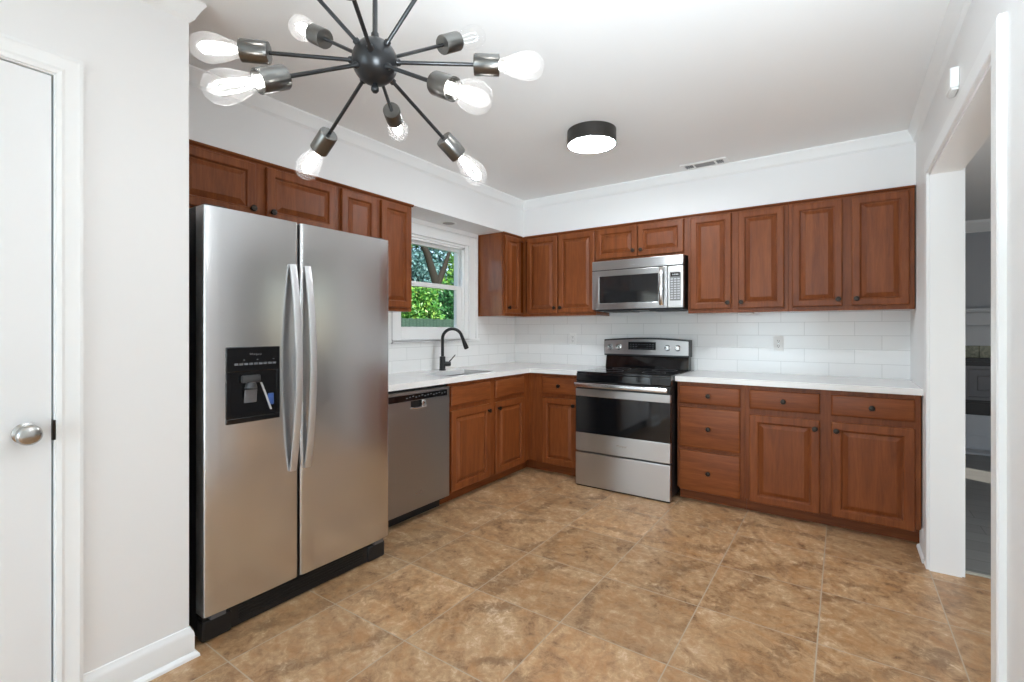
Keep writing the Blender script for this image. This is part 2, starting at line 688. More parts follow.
fb = lambda a, d, z: (a, -d, z)        # back wall: a = x, d = distance out from the wall
fl = lambda a, d, z: (d, a, z)         # window wall: a = y, d = distance out from the wall
XR, ZC = 3.256, 2.50                   # right wall, ceiling
XN, YN = 0.825, -3.41                  # near left wall face and its corner
SF = 0.308                             # soffit depth
ZS = 2.158                             # soffit underside
XT = XR + 0.112
YB = -7.0                              # front wall behind the camera

# ------------------------------------------------------------------ room shell
m = MB().box((-0.14, YB - 0.12, -0.1), (XT, 0.12, 0)).box((XT, -3.2, -0.1), (6.3, -0.857, 0))
struct(m.build('floor', M['floor'], smooth=0))
m = MB().box((-0.14, YB - 0.12, ZC), (XT, 0.12, ZC + 0.12))
struct(m.build('ceiling', M['ceiling'], smooth=0))
m = MB().box((-0.14, 0, 0), (XT, 0.12, ZC))
struct(m.build('wall_back', M['wall'], smooth=0))
# window wall with its opening
WY0, WY1, WZ0, WZ1 = -1.70, -0.77, 1.17, 2.04
m = MB()
m.box((-0.14, YN, 0), (0, WY0, ZC)).box((-0.14, WY1, 0), (0, 0, ZC))
m.box((-0.14, WY0, 0), (0, WY1, WZ0)).box((-0.14, WY0, WZ1), (0, WY1, ZC))
struct(m.build('wall_left', M['wall'], smooth=0))
# near left wall with the door opening, and its short return behind the refrigerator
DY0, DY1, DZ = -4.60, -3.790, 2.056
m = MB()
m.box((XN - 0.12, DY1, 0), (XN, YN, ZC))
m.box((XN - 0.12, YB, 0), (XN, DY0, ZC)).box((XN - 0.12, DY0, DZ), (XN, DY1, ZC))
m.box((-0.14, YN - 0.12, 0), (XN - 0.12, YN, ZC))
struct(m.build('wall_near_left', M['wall'], smooth=0))
# right wall with the cased opening to the next room
OY0, OY1, OZ = -2.255, -0.925, 2.066
m = MB()
m.box((XR, OY1, 0), (XT, 0, ZC)).box((XR, YB, 0), (XT, OY0, ZC)).box((XR, OY0, OZ), (XT, OY1, ZC))
struct(m.build('wall_right', M['wall'], smooth=0))
# front wall behind the camera with a wide glazed opening
m = MB()
m.box((XN - 0.12, YB - 0.12, 0), (0.95, YB, ZC)).box((3.1, YB - 0.12, 0), (XT, YB, ZC)).box((0.95, YB - 0.12, 2.25), (3.1, YB, ZC))
struct(m.build('wall_front', M['wall'], smooth=0))
# soffits above the wall cabinets
m = MB().box((0, YN, ZS), (SF, 0, ZC))
struct(m.build('wall_soffit_left', M['wall'], smooth=0))
m = MB().box((SF, -SF, ZS), (XR, 0, ZC))
struct(m.build('wall_soffit_back', M['wall'], smooth=0))

# crown mouldings (profile: out from the wall, down from the ceiling)
CR = [(0, 0), (0.042, 0), (0.044, -0.010), (0.040, -0.017), (0.034, -0.024), (0.025, -0.042), (0.018, -0.056), (0.014, -0.066), (0.007, -0.072), (0, -0.080)]
k = [0]


def crown(fn, a0, a1):
    k[0] += 1
    mb = MB()
    r0 = [mb._v(fn(p[0], a0(p[0]) if callable(a0) else a0, ZC + p[1])) for p in CR]
    r1 = [mb._v(fn(p[0], a1(p[0]) if callable(a1) else a1, ZC + p[1])) for p in CR]
    mb._faces([r0, r1])
    return struct(mb.build('trim_%d' % k[0], M['trim'], smooth=20))


crown(lambda o, a, z: (SF + o, a, z), YN, lambda o: -SF - o)
crown(lambda o, a, z: (a, -SF - o, z), lambda o: SF + o, lambda o: XR - o)
crown(lambda o, a, z: (XR - o, a, z), lambda o: -SF - o, YB)
crown(lambda o, a, z: (XN + o, a, z), YB, lambda o: YN + o)
crown(lambda o, a, z: (a, YN + o, z), lambda o: SF + 0.045, lambda o: XN + o)

# baseboards with shoe moulding
BP = [(0, 0), (0.028, 0), (0.027, 0.010), (0.020, 0.018), (0.014, 0.021), (0.014, 0.088), (0.011, 0.098), (0.006, 0.106), (0.004, 0.114), (0, 0.116)]


def baseboard(name, fn, a0, a1):
    mb = MB()
    r0 = [mb._v(fn(p[0], a0(p[0]) if callable(a0) else a0, p[1])) for p in BP]
    r1 = [mb._v(fn(p[0], a1(p[0]) if callable(a1) else a1, p[1])) for p in BP]
    mb._faces([r0, r1])
    return struct(mb.build(name, M['trim'], smooth=20))


baseboard('baseboard_near_left', lambda o, a, z: (XN + o, a, z), -3.721, lambda o: YN + o)
baseboard('baseboard_near_return', lambda o, a, z: (a, YN + o, z), 0.60, lambda o: XN + o)
baseboard('baseboard_near_left_front', lambda o, a, z: (XN + o, a, z), YB, -4.67)
baseboard('baseboard_right', lambda o, a, z: (XR - o, a, z), -0.61, OY1 + 0.071)
baseboard('baseboard_right_front', lambda o, a, z: (XR - o, a, z), OY0 - 0.071, YB)

# casing profile helper: a moulded strip in the wall plane
def casing(name, fn, y0, y1, ztop, w, t=0.018, flat=False):
    """three-sided casing around an opening y0..y1 up to ztop; fn(out, y, z)"""
    mb = MB(fn)
    prof = [(0.0, 0.0), (0.0, t * 0.55), (0.012, t * 0.75), (0.020, t * 0.62), (w * 0.72, t * 0.8), (w - 0.010, t), (w, t * 0.9), (w, 0.0)]
    if flat:
        prof = [(0.0, 0.0), (0.0, t * 0.85), (0.004, t), (w - 0.006, t), (w, t * 0.8), (w, 0.0)]
    rings = []
    for ins, o in prof:
        rings.append((ins, o))
    def ring(kind):
        vs = []
        for ins, o in rings:
            if kind == 0:
                vs.append(mb._v((o, y0 - ins, 0.0)))
            elif kind == 1:
                vs.append(mb._v((o, y0 - ins, ztop + ins)))
            elif kind == 2:
                vs.append(mb._v((o, y1 + ins, ztop + ins)))
            else:
                vs.append(mb._v((o, y1 + ins, 0.0)))
        return vs
    mb._faces([ring(i) for i in range(4)])
    return struct(mb.build(name, M['trim'], smooth=20))


k[0] = 6
casing('trim_6', lambda o, y, z: (XR - o, y, z), OY0, OY1, OZ, 0.070, 0.02, True)
casing('trim_7', lambda o, y, z: (XT + o, y, z), OY0, OY1, OZ, 0.070, 0.02, True)
casing('trim_8', lambda o, y, z: (XN + o, y, z), DY0, DY1 + 0.004, DZ + 0.004, 0.064, 0.016)
# jamb lining of the cased opening
m = MB()
m.box((XR - 0.006, OY1 - 0.012, 0), (XT + 0.006, OY1 + 0.001, OZ)).box((XR - 0.006, OY0 - 0.001, 0), (XT + 0.006, OY0 + 0.001, OZ))
m.box((XR - 0.006, OY0, OZ - 0.012), (XT + 0.006, OY1, OZ + 0.001))
struct(m.build('trim_9', M['trim'], smooth=0))
# threshold strip between tile and planks
m = MB().box((XT + 0.001, -0.872, 0.0), (6.19, -0.842, 0.007), 0.002)
struct(m.build('trim_10', simple('threshold_strip', srgb(188, 184, 170), 0.5), smooth=20))
# tiled backsplash
m = MB().box((0.008, -0.008, 0.914), (XR, 0.0, 1.383))
struct(m.build('trim_11', M['splash_x'], smooth=0))
m = MB()
m.box((0, -2.45, 0.914), (0.008, 0, 1.148)).box((0, -0.652, 1.148), (0.008, 0, 1.383)).box((0, -2.45, 1.148), (0.008, -1.822, 1.383))
struct(m.build('trim_12', M['splash_y'], smooth=0))

# ------------------------------------------------------------------ the six-panel door in the near left wall
dr = thing('door_1', 'white six-panel door with a satin knob in the near left wall', 'door', (XN - 0.02, (DY0 + DY1) / 2, 0.0))
struct(dr)
DX = XN - 0.006                                                   # face of the door slab
dy0, dy1 = DY0 + 0.004, DY1 - 0.005
m = MB().box((DX - 0.036, dy0, 0.008), (DX - 0.008, dy1, DZ - 0.004))
# frame of stiles and rails standing proud of recessed panels
st = 0.112
ym = (dy0 + dy1) / 2
rows = [(0.24, 0.86), (1.00, 1.58), (1.70, 1.92)]
fr = [(dy0, dy0 + st), (ym - 0.055, ym + 0.055), (dy1 - st, dy1)]
for a, b in fr:
    m.box((DX - 0.012, a, 0.008), (DX, b, DZ - 0.004))
zz = [0.008, 0.24, 0.86, 1.00, 1.58, 1.70, 1.92, DZ - 0.004]
for a, b in zip(zz[0::2], zz[1::2]):
    m.box((DX - 0.012, dy0 + st, a), (DX, ym - 0.055, b)).box((DX - 0.012, ym + 0.055, a), (DX, dy1 - st, b))
for z0, z1 in rows:
    for a, b in ((dy0 + st, ym - 0.055), (ym + 0.055, dy1 - st)):
        mm = MB(lambda aa, d, z: (d, aa, z))
        m.fn = lambda aa, d, z: (d, aa, z)
        m.rects(a + 0.012, b - 0.012, z0 + 0.012, z1 - 0.012, [(0, DX - 0.010), (0.0, DX - 0.008), (0.03, DX - 0.002), (0.032, DX - 0.002)])
        m.fn = None
        mm.bm.free()
slab = m.build('slab', M['door'], dr, smooth=0)
m = MB().lathe([(0.0, 0), (0.031, 0), (0.031, 0.005), (0.024, 0.009), (0.012, 0.012), (0.011, 0.028), (0.018, 0.032), (0.027, 0.040), (0.0305, 0.049), (0.029, 0.058), (0.021, 0.064), (0.0, 0.066)],
               (DX + 0.0003, -3.854, 0.932), (1, 0, 0), 32)
m.build('knob', M['nickel'], dr, 50)
m = MB().box((DX - 0.028, DY1 - 0.0045, 0.90), (DX + 0.008, DY1 + 0.004, 0.963), 0.001)
m.build('strike_plate', M['bronze'], dr)

# ------------------------------------------------------------------ kitchen window
w1 = thing('window_1', 'white double-hung kitchen window over the sink', 'window', (0, -1.235, 1.17))
struct(w1)
m = MB()
t = 0.018
# casing: right leg, left leg, head
for (a, b, z0, z1) in ((-0.772, -0.652, 1.170, 2.158), (-1.818, -1.698, 1.170, 2.158)):
    m.box((0, a, z0), (t, b, z1), 0.004)
    m.box((t, b - 0.03 if a > -1 else a + 0.0, z0), (t + 0.008, b if a > -1 else a + 0.03, z1), 0.003)
m.box((0, -1.70, 2.03), (t, -0.77, 2.158), 0.004)
m.box((t, -1.79, 2.118), (t + 0.012, -0.652, 2.158), 0.004)
m.box((t, -1.70, 2.03), (t + 0.008, -0.77, 2.052), 0.003)
m.build('casing', M['trim'], w1)
m = MB().box((-0.13, -1.70, 1.155), (0.035, -0.77, 1.171), 0.004)
m.box((-0.001, -1.835, 1.150), (0.035, -0.635, 1.171), 0.005)
m.build('sill', M['trim'], w1)
m = MB()
m.box((-0.135, -1.70, 1.171), (0.0, -1.655, 2.04)).box((-0.135, -0.815, 1.171), (0.0, -0.77, 2.04)).box((-0.135, -1.655, 2.012), (0.0, -0.815, 2.04))
m.box((-0.030, -1.655, 1.171), (-0.014, -1.635, 2.012)).box((-0.030, -0.835, 1.171), (-0.014, -0.815, 2.012)).box((-0.030, -1.655, 1.992), (-0.014, -0.815, 2.012))
m.build('frame', M['trim'], w1, smooth=0)


def sash(x, z0, z1, stile, top, bot):
    a0, a1 = -1.655, -0.815
    mb = MB()
    mb.box((x - 0.017, a0, z0), (x + 0.017, a0 + stile, z1), 0.003).box((x - 0.017, a1 - stile, z0), (x + 0.017, a1, z1), 0.003)
    mb.box((x - 0.017, a0 + stile - 0.001, z1 - top), (x + 0.017, a1 - stile + 0.001, z1), 0.003)
    mb.box((x - 0.017, a0 + stile - 0.001, z0), (x + 0.017, a1 - stile + 0.001, z0 + bot), 0.003)
    s = mb.build('sash', M['trim'], w1)
    g = MB().box((x - 0.002, a0 + stile - 0.003, z0 + bot - 0.003), (x + 0.002, a1 - stile + 0.003, z1 - top + 0.003)).build('pane', M['pane'], s, smooth=0)
    return s


sash(-0.042, 1.172, 1.655, 0.086, 0.040, 0.105)
sash(-0.078, 1.622, 2.010, 0.022, 0.040, 0.038)

# hanging cord at the left of the window
cd = thing('window_cord', 'thin white cord with a small weight hanging beside the window by the refrigerator', 'cord', (0.030, -1.712, 1.15))
MB().tube([(0.030, -1.712, 2.03), (0.030, -1.712, 1.6), (0.030, -1.712, 1.172)], 0.0022, 8).build('cord', simple('grey_cord', srgb(150, 150, 150), 0.6), cd)
MB().lathe([(0, 0.03), (0.005, 0.028), (0.009, 0.008), (0.008, 0.0), (0, -0.002)], (0.030, -1.712, 1.146), (0, 0, 1), 14).build('weight', M['vent_grey'], cd)

# ------------------------------------------------------------------ cabinets


def knob(parent, fn, a, d, z):
    mb = MB(fn)
    mb.lathe([(0.0, 0.0), (0.009, 0.0), (0.009, 0.003), (0.0055, 0.006), (0.0055, 0.012), (0.010, 0.015), (0.0155, 0.019), (0.0165, 0.023), (0.0145, 0.027), (0.0, 0.029)], (a, d, z), (0, 1, 0), 18)
    return mb.build('knob', M['bronze'], parent, 50)


def panel_door(parent, fn, a0, a1, z0, z1, d, kn=None, fw=0.047):
    """raised-panel door whose back lies at depth d"""
    t = 0.021
    w = min(a1 - a0, z1 - z0)
    fw = min(fw, w * 0.22)
    sl = min(0.030, w * 0.13)
    mb = MB(fn)
    mb.rects(a0, a1, z0, z1, [(0, d), (0, d + t - 0.006), (0.002, d + t - 0.002), (0.007, d + t), (fw - 0.006, d + t), (fw - 0.001, d + t - 0.002),
                              (fw + 0.003, d + t - 0.011), (fw + 0.007, d + t - 0.012), (fw + 0.009, d + t - 0.010), (fw + sl, d + t - 0.0025), (fw + sl + 0.003, d + t - 0.0005)])
    o = mb.build('door', M['wood'], parent, 20)
    if kn:
        knob(o, fn, kn[0], d + t, kn[1])
    return o


def drawer(parent, fn, a0, a1, z0, z1, d, kn=True):
    t = 0.021
    mb = MB(fn)
    mb.rects(a0, a1, z0, z1, [(0, d), (0, d + t - 0.008), (0.003, d + t - 0.004), (0.009, d + t - 0.001), (0.014, d + t)])
    o = mb.build('drawer' if kn else 'false_front', M['wood_h'], parent, 20)
    if kn:
        knob(o, fn, (a0 + a1) / 2, d + t, (z0 + z1) / 2)
    return o


def upper(label, fn, a0, a1, z0, doors, depth=0.308, end0=True, end1=True, trim=True, ta0=None, ta1=None, back=0.009):
    """doors: (a0, a1, z0, z1, (knob a, knob z))"""
    c = fn((a0 + a1) / 2, depth / 2, z0)
    th = thing('wall_cabinet', label, 'cabinet', c, 'wood wall cabinets')
    mb = MB(fn).box((a0, back, z0), (a1, depth - 0.019, ZS - 0.001))
    mb.build('carcass', M['wood_panel'], th, smooth=0)
    # face frame: stiles, rails and the mid stile between the doors
    mb = MB(fn)
    zt = ZS - 0.001
    mb.box((a0, depth - 0.019, z0), (a0 + 0.03, depth, zt), 0.0015).box((a1 - 0.03, depth - 0.019, z0), (a1, depth, zt), 0.0015)
    mb.box((a0 + 0.03, depth - 0.019, z0), (a1 - 0.03, depth, z0 + 0.038), 0.0015).box((a0 + 0.03, depth - 0.019, zt - 0.045), (a1 - 0.03, depth, zt), 0.0015)
    for p, q in zip(doors[:-1], doors[1:]):
        mid = (p[1] + q[0]) / 2
        h = max(0.03, (q[0] - p[1]) / 2 + 0.012)
        mb.box((mid - h, depth - 0.019, z0 + 0.038), (mid + h, depth, zt - 0.045))
    mb.build('face_frame', M['wood'], th)
    if trim:
        mb = MB(fn).prism([(depth, zt - 0.016), (depth + 0.012, zt - 0.011), (depth + 0.016, zt - 0.003), (depth + 0.014, zt), (depth, zt)],
                          a0 if ta0 is None else ta0, a1 if ta1 is None else ta1, 0)
        mb.build('top_moulding', M['wood_h'], th)
    for (p, q, r, s, kn) in doors:
        panel_door(th, fn, p, q, r, s, depth + 0.001, kn)
    return th


ZU = 1.382
zt = 2.128
upper('short two-door wood wall cabinet above the stainless refrigerator', fl, -3.36, -2.388, 1.815,
      [(-3.285, -2.898, 1.845, zt, (-2.922, 1.886)), (-2.842, -2.416, 1.845, zt, (-2.815, 1.886))])
upper('tall two-door wood wall cabinet between the refrigerator and the window', fl, -2.387, -1.773, ZU,
      [(-2.372, -2.102, 1.408, zt, (-2.125, 1.46)), (-2.062, -1.795, 1.408, zt, (-2.04, 1.46))], ta1=-1.763)
upper('single-door wood wall cabinet in the corner, on the window wall right of the window', fl, -0.630, -0.012, ZU,
      [(-0.612, -0.372, 1.408, zt, (-0.585, 1.46))], ta0=-0.640, ta1=-0.335)
upper('two-door wood wall cabinet on the back wall left of the microwave', fb, 0.311, 1.083, ZU,
      [(0.366, 0.702, 1.408, zt, (0.678, 1.457)), (0.714, 1.077, 1.408, zt, (0.742, 1.457))], ta0=0.336)
upper('short two-door wood wall cabinet directly above the microwave', fb, 1.084, 1.872, 1.842,
      [(1.091, 1.462, 1.868, zt, (1.432, 1.918)), (1.468, 1.842, 1.868, zt, (1.500, 1.918))])
upper('two-door wood wall cabinet on the back wall just right of the microwave', fb, 1.873, 2.561, ZU,
      [(1.895, 2.190, 1.412, zt, (2.168, 1.457)), (2.238, 2.537, 1.412, zt, (2.262, 1.457))])
upper('rightmost two-door wood wall cabinet, ending at the doorway wall', fb, 2.562, 3.250, ZU,
      [(2.586, 2.877, 1.412, zt, (2.855, 1.457)), (2.927, 3.224, 1.412, zt, (2.954, 1.457))])


def base(label, fn, a0, a1, fronts, depth, mids=(), rails=(), top=0.874):
    c = fn((a0 + a1) / 2, depth / 2, 0)
    th = thing('base_cabinet', label, 'cabinet', c, 'wood base cabinets')
    mb = MB(fn).box((a0, 0.012, 0.10), (a1, depth - 0.019, top))
    mb.build('carcass', M['wood_panel'], th, smooth=0)
    mb = MB(fn)
    mb.box((a0, depth - 0.019, 0.098), (a0 + 0.03, depth, 0.874), 0.0015).box((a1 - 0.03, depth - 0.019, 0.098), (a1, depth, 0.874), 0.0015)
    mb.box((a0 + 0.03, depth - 0.019, 0.098), (a1 - 0.03, depth, 0.13), 0.0015).box((a0 + 0.03, depth - 0.019, 0.835), (a1 - 0.03, depth, 0.874), 0.0015)
    for r in rails:
        mb.box((a0 + 0.03, depth - 0.019, r - 0.025), (a1 - 0.03, depth, r + 0.025))
    for (p, q) in mids:
        mb.box((p, depth - 0.019, 0.13), (q, depth - 0.0005, 0.835))
    mb.build('face_frame', M['wood'], th)
    mb = MB(fn).box((a0, 0.012, 0.0), (a1, depth - 0.075, 0.0995))
    mb.build('toe_kick', M['wood_h'], th, smooth=0)
    for f in fronts:
        if f[0] == 'door':
            panel_door(th, fn, *f[1:5], depth + 0.001, f[5], 0.052)
        else:
            drawer(th, fn, *f[1:5], depth + 0.001, f[0] == 'drawer')
    return th


DL, DB = 0.578, 0.612                   # face-frame depths, window wall and back wall
base('wood sink base cabinet under the faucet, with two false fronts and two doors', fl, -1.684, -0.690,
     [('false', -1.664, -1.206, 0.706, 0.846), ('false', -1.136, -0.722, 0.706, 0.846),
      ('door', -1.664, -1.212, 0.095, 0.672, (-1.240, 0.622)), ('door', -1.136, -0.722, 0.095, 0.672, (-1.108, 0.622))], DL,
     mids=[(-1.230, -1.115)], rails=(0.69,), top=0.69)
base('wood corner base cabinet just left of the range, one drawer over one door', fb, 0.602, 1.092,
     [('drawer', 0.722, 1.062, 0.702, 0.846), ('door', 0.722, 1.062, 0.095, 0.668, (1.032, 0.618))], DB, mids=[(0.6025, 0.735)], rails=(0.685,))
# filler stile closing the inside corner
m = MB().box((DL - 0.019, -0.6895, 0.098), (DL, -DB + 0.0195, 0.874))
m.box((DL, -DB, 0.098), (0.6010, -DB + 0.019, 0.874))
m.box((DL - 0.094, -0.6895, 0.0), (DL - 0.075, -DB + 0.075, 0.098))
m.box((DL - 0.075, -DB + 0.075, 0.0), (0.6010, -DB + 0.094, 0.098))
tag(m.build('corner_filler', M['wood']), 'narrow wood filler strip closing the inside corner of the base cabinets', 'cabinet trim')
base('wood base cabinet just right of the range, a stack of three drawers', fb, 1.875, 2.328,
     [('drawer', 1.893, 2.300, 0.718, 0.847), ('drawer', 1.893, 2.300, 0.402, 0.694), ('drawer', 1.893, 2.300, 0.088, 0.380)], DB, rails=(0.706, 0.391))
base('rightmost wood base cabinet, two drawers over two doors beside the doorway', fb, 2.329, 3.250,
     [('drawer', 2.358, 2.760, 0.718, 0.847), ('drawer', 2.820, 3.222, 0.718, 0.847),
      ('door', 2.358, 2.760, 0.088, 0.680, (2.734, 0.626)), ('door', 2.820, 3.222, 0.088, 0.680, (2.846, 0.626))], DB,
     mids=[(2.740, 2.840)], rails=(0.70,))

# countertops
SX0, SX1, SY0, SY1 = 0.200, 0.535, -1.610, -1.060     # sink cut-out
FX, FY = 0.611, -0.647                                # counter front edges
m = MB()
z0, z1 = 0.8755, 0.914
for a, b in (((0.0085, -2.41), (SX0, -0.0085)), ((SX0, -2.41), (SX1, SY0)), ((SX0, SY1), (SX1, -0.0085)), ((SX1, -2.41), (FX, -0.0085)), ((FX, FY), (1.0975, -0.0085))):
    m.box((a[0], a[1], z0), (b[0], b[1], z1))
bmesh.ops.remove_doubles(m.bm, verts=m.bm.verts, dist=0.0002)
tag(m.build('countertop', M['quartz'], smooth=0), 'white quartz worktop wrapping the corner from the refrigerator to the range', 'countertop')
m = MB().box((1.866, FY, z0), (XR - 0.0005, -0.0085, z1), 0.002)
tag(m.build('countertop', M['quartz']), 'white quartz worktop between the range and the doorway', 'countertop')

# undermount sink
sk = thing('sink', 'stainless undermount sink set in the corner worktop below the window', 'sink', ((SX0 + SX1) / 2, (SY0 + SY1) / 2, 0.70))
m = MB()
sx = [(0.0, 0.8745), (0.0, 0.872), (0.016, 0.868), (0.020, 0.74), (0.030, 0.722), (0.06, 0.716)]


def rrect(x0, x1, y0, y1, r, z, mb, n=5):
    vs = []
    for cx, cy, a in ((x1 - r, y1 - r, 0), (x0 + r, y1 - r, 90), (x0 + r, y0 + r, 180), (x1 - r, y0 + r, 270)):
        for i in range(n + 1):
            q = R(a + 90 * i / n)
            vs.append(mb._v((cx + r * math.cos(q), cy + r * math.sin(q), z)))
    return vs


rings = []
for ins, z, r in ((-0.018, 0.8725, 0.03), (-0.018, 0.8745, 0.03), (0.003, 0.8745, 0.045), (0.006, 0.865, 0.045), (0.010, 0.74, 0.05), (0.025, 0.712, 0.05), (0.10, 0.705, 0.03), (0.10, 0.702, 0.03), (0.02, 0.708, 0.05), (0.007, 0.74, 0.05), (0.003, 0.8725, 0.045)):
    rings.append(rrect(SX0 + ins, SX1 - ins, SY0 + ins, SY1 - ins, r, z, m))
m._faces(rings, True, False)
m.bm.faces.new(rings[6]); m.bm.faces.new(rings[7])
m.build('bowl', M['sink_steel'], sk, 40)
MB().lathe([(0, 0), (0.045, 0), (0.045, 0.002), (0.036, 0.004), (0.030, 0.0015), (0, 0.0015)], ((SX0 + SX1) / 2, (SY0 + SY1) / 2, 0.7051), (0, 0, 1), 24).build('drain', M['chrome'], sk, 40)

# faucet
FXc, FYc = 0.125, -1.250
fa = thing('faucet', 'matte black gooseneck kitchen faucet behind the sink', 'faucet', (FXc, FYc, 0.914))
MB().lathe([(0, 0), (0.029, 0), (0.029, 0.006), (0.0255, 0.010), (0.0245, 0.05), (0.0245, 0.112), (0.021, 0.116), (0, 0.117)], (FXc, FYc, 0.9142), (0, 0, 1), 28).build('body', M['matte_black'], fa, 40)
dirx, diry = 0.62, 0.78                                  # spout swings out over the bowl
pts = [(FXc, FYc, 1.030), (FXc, FYc, 1.10), (FXc, FYc, 1.178)]
rad = 0.083
for i in range(1, 13):
    a = R(180 - 165 * i / 12)
    o = rad + rad * math.cos(a)
    pts.append((FXc + dirx * o, FYc + diry * o, 1.178 + rad * math.sin(a)))
MB().tube(pts, 0.0132, 14).build('spout', M['matte_black'], fa, 50)
e = Vector(pts[-1]); dvec = (Vector(pts[-1]) - Vector(pts[-2])).normalized()
MB().lathe([(0, -0.002), (0.0135, -0.002), (0.0138, 0.02), (0.016, 0.05), (0.0195, 0.088), (0.0200, 0.112), (0.017, 0.116), (0, 0.116)], tuple(e), tuple(dvec), 22).build('spray_head', M['matte_black'], fa, 40)
hb = MB().lathe([(0, 0), (0.020, 0), (0.020, 0.045), (0.018, 0.050), (0, 0.051)], (FXc + 0.018 * dirx, FYc + 0.018 * diry, 0.968), (dirx, diry, 0), 20)
h_ = hb.build('handle', M['matte_black'], fa, 40)
MB().tube([(FXc + 0.056 * dirx, FYc + 0.056 * diry, 0.984), (FXc + 0.080 * dirx, FYc + 0.080 * diry, 1.010), (FXc + 0.108 * dirx, FYc + 0.108 * diry, 1.042)], [0.0055, 0.0048, 0.0042], 10).build('lever', M['matte_black'], h_, 50)

# ------------------------------------------------------------------ refrigerator
FX0, FXD, FY0, FY1, FYG = 0.05, 0.822, -3.357, -2.425, -2.956
fg = thing('refrigerator', 'large stainless side-by-side refrigerator with an ice and water dispenser', 'refrigerator', (0.42, (FY0 + FY1) / 2, 0))
m = MB().box((FX0, FY0 + 0.008, 0.035), (0.742, FY1 - 0.008, 1.732), 0.004)
for yy in (FY0 + 0.06, FY1 - 0.06):
    m.lathe([(0, 0), (0.022, 0), (0.022, 0.036), (0, 0.036)], (0.14, yy, 0.0), (0, 0, 1), 14)
m.build('cabinet', M['black_side'], fg)
m = MB().box((0.70, FY0 + 0.012, 0.004), (0.782, FY1 - 0.012, 0.098), 0.006)
for i in range(5):
    z = 0.026 + i * 0.013
    m.box((0.782, FY0 + 0.15, z), (0.786, FY1 - 0.15, z + 0.006), 0.001)
m.box((0.74, FY0 + 0.006, 0.002), (0.792, FY0 + 0.12, 0.088), 0.010)
m.box((0.74, FY1 - 0.12, 0.002), (0.792, FY1 - 0.006, 0.088), 0.010)
m.build('grille', M['black'], fg)
for yy in (FY0 + 0.03, FY1 - 0.09):
    MB().box((0.755, yy, 0.090), (0.808, yy + 0.06, 0.1165), 0.004).build('bottom_hinge', M['mid_grey'], fg)
for yy in (FY0 + 0.012, FY1 - 0.10):
    MB().box((0.60, yy, 1.733), (0.80, yy + 0.088, 1.752), 0.005).build('hinge_cover', M['black'], fg)


def fridge_door(y0, y1, dispenser=False):
    mb = MB()
    # plan outline: rounded front edges, a very slight crown
    xb, xf, r = 0.752, FXD, 0.014
    pts = [(xb, y0), (xf - r, y0)]
    for i in range(1, 6):
        a = R(-90 + 90 * i / 5)
        pts.append((xf - r + r * math.cos(a), y0 + r + r * math.sin(a)))
    n = 8
    for i in range(1, n):
        s = i / n
        pts.append((xf + 0.003 * math.sin(PI * s), y0 + r + (y1 - y0 - 2 * r) * s))
    for i in range(0, 6):
        a = R(90 * i / 5)
        pts.append((xf - r + r * math.cos(a), y1 - r + r * math.sin(a)))
    pts.append((xb, y1))
    mb.prism(pts, 0.117, 1.741, 2)
    o = mb.build('freezer_door' if dispenser else 'fridge_door', M['steel'], fg, 40)
    return o


fd = fridge_door(FY0, FYG - 0.005, True)
rd = fridge_door(FYG + 0.005, FY1)
m = MB().box((0.744, FY0 + 0.01, 0.13), (0.753, FYG - 0.012, 1.73))
m.build('gasket', M['black'], fd, smooth=0)
m = MB().box((0.744, FYG + 0.012, 0.13), (0.753, FY1 - 0.01, 1.73))
m.build('gasket', M['black'], rd, smooth=0)
for par, yc in ((fd, FYG - 0.036), (rd, FYG + 0.035)):
    pts = []
    for i in range(25):
        s = i / 24
        bow = math.sin(PI * s)
        pts.append((FXD + 0.006 + 0.050 * bow ** 0.85, yc, 0.612 + (1.545 - 0.612) * s))
    mb = MB().sweep_rect(pts, 0.0165, 0.0065, (0, 1, 0))
    mb.build('handle', M['handle'], par, 45)
# dispenser: black bezel with a recessed bay, paddle, nozzle and blue water lever
dp = FXD + 0.0035
A0, A1, B0, B1 = -3.277, -3.053, 0.862, 1.178
m = MB()
tcv = 0.012
for zlo, zhi in ((1.075, B1), (B0, 0.885)):
    m.box((FXD - 0.006, A0, zlo), (dp + 0.004, A1, zhi), 0.003)
m.box((FXD - 0.006, A0, 0.884), (dp + 0.004, A0 + 0.016, 1.076), 0.002).box((FXD - 0.006, A1 - 0.016, 0.884), (dp + 0.004, A1, 1.076), 0.002)
m.box((FXD - 0.001, A0 + 0.015, 0.884), (dp + 0.0008, A1 - 0.015, 1.076))
dsp = m.build('dispenser', M['black_gloss'], fd, 20)
yc = (A0 + A1) / 2 - 0.018
m = MB().box((dp + 0.001, yc - 0.038, 1.028), (dp + 0.022, yc + 0.038, 1.060), 0.006)
m.lathe([(0, 0), (0.024, 0), (0.018, 0.025), (0, 0.025)], (dp + 0.012, yc, 1.005), (0, 0, 1), 16)
m.build('nozzle', M['grey_dark'], dsp, 40)
m = MB()
m.sweep_rect([(dp + 0.012, yc, 1.00), (dp + 0.008, yc, 0.965), (dp + 0.005, yc, 0.945)], 0.026, 0.003, (0, 1, 0))
m.build('paddle', M['mid_grey'], dsp, 40)
m = MB().sweep_rect([(dp + 0.004, -3.137, 1.025), (dp + 0.006, -3.115, 0.965), (dp + 0.009, -3.096, 0.905)], 0.004, 0.003, (0, 1, 0))
m.build('side_trim', M['print'], dsp, 40)
m = MB().box((dp + 0.001, -3.108, 0.925), (dp + 0.010, -3.082, 0.975), 0.004)
m.build('water_lever', M['blue'], dsp, 40)
text_mesh('lettering', 'Whirlpool', 0.012, M['print_dim'], dsp, (dp + 0.0043, -3.160, 1.146), 'x')
m = MB()
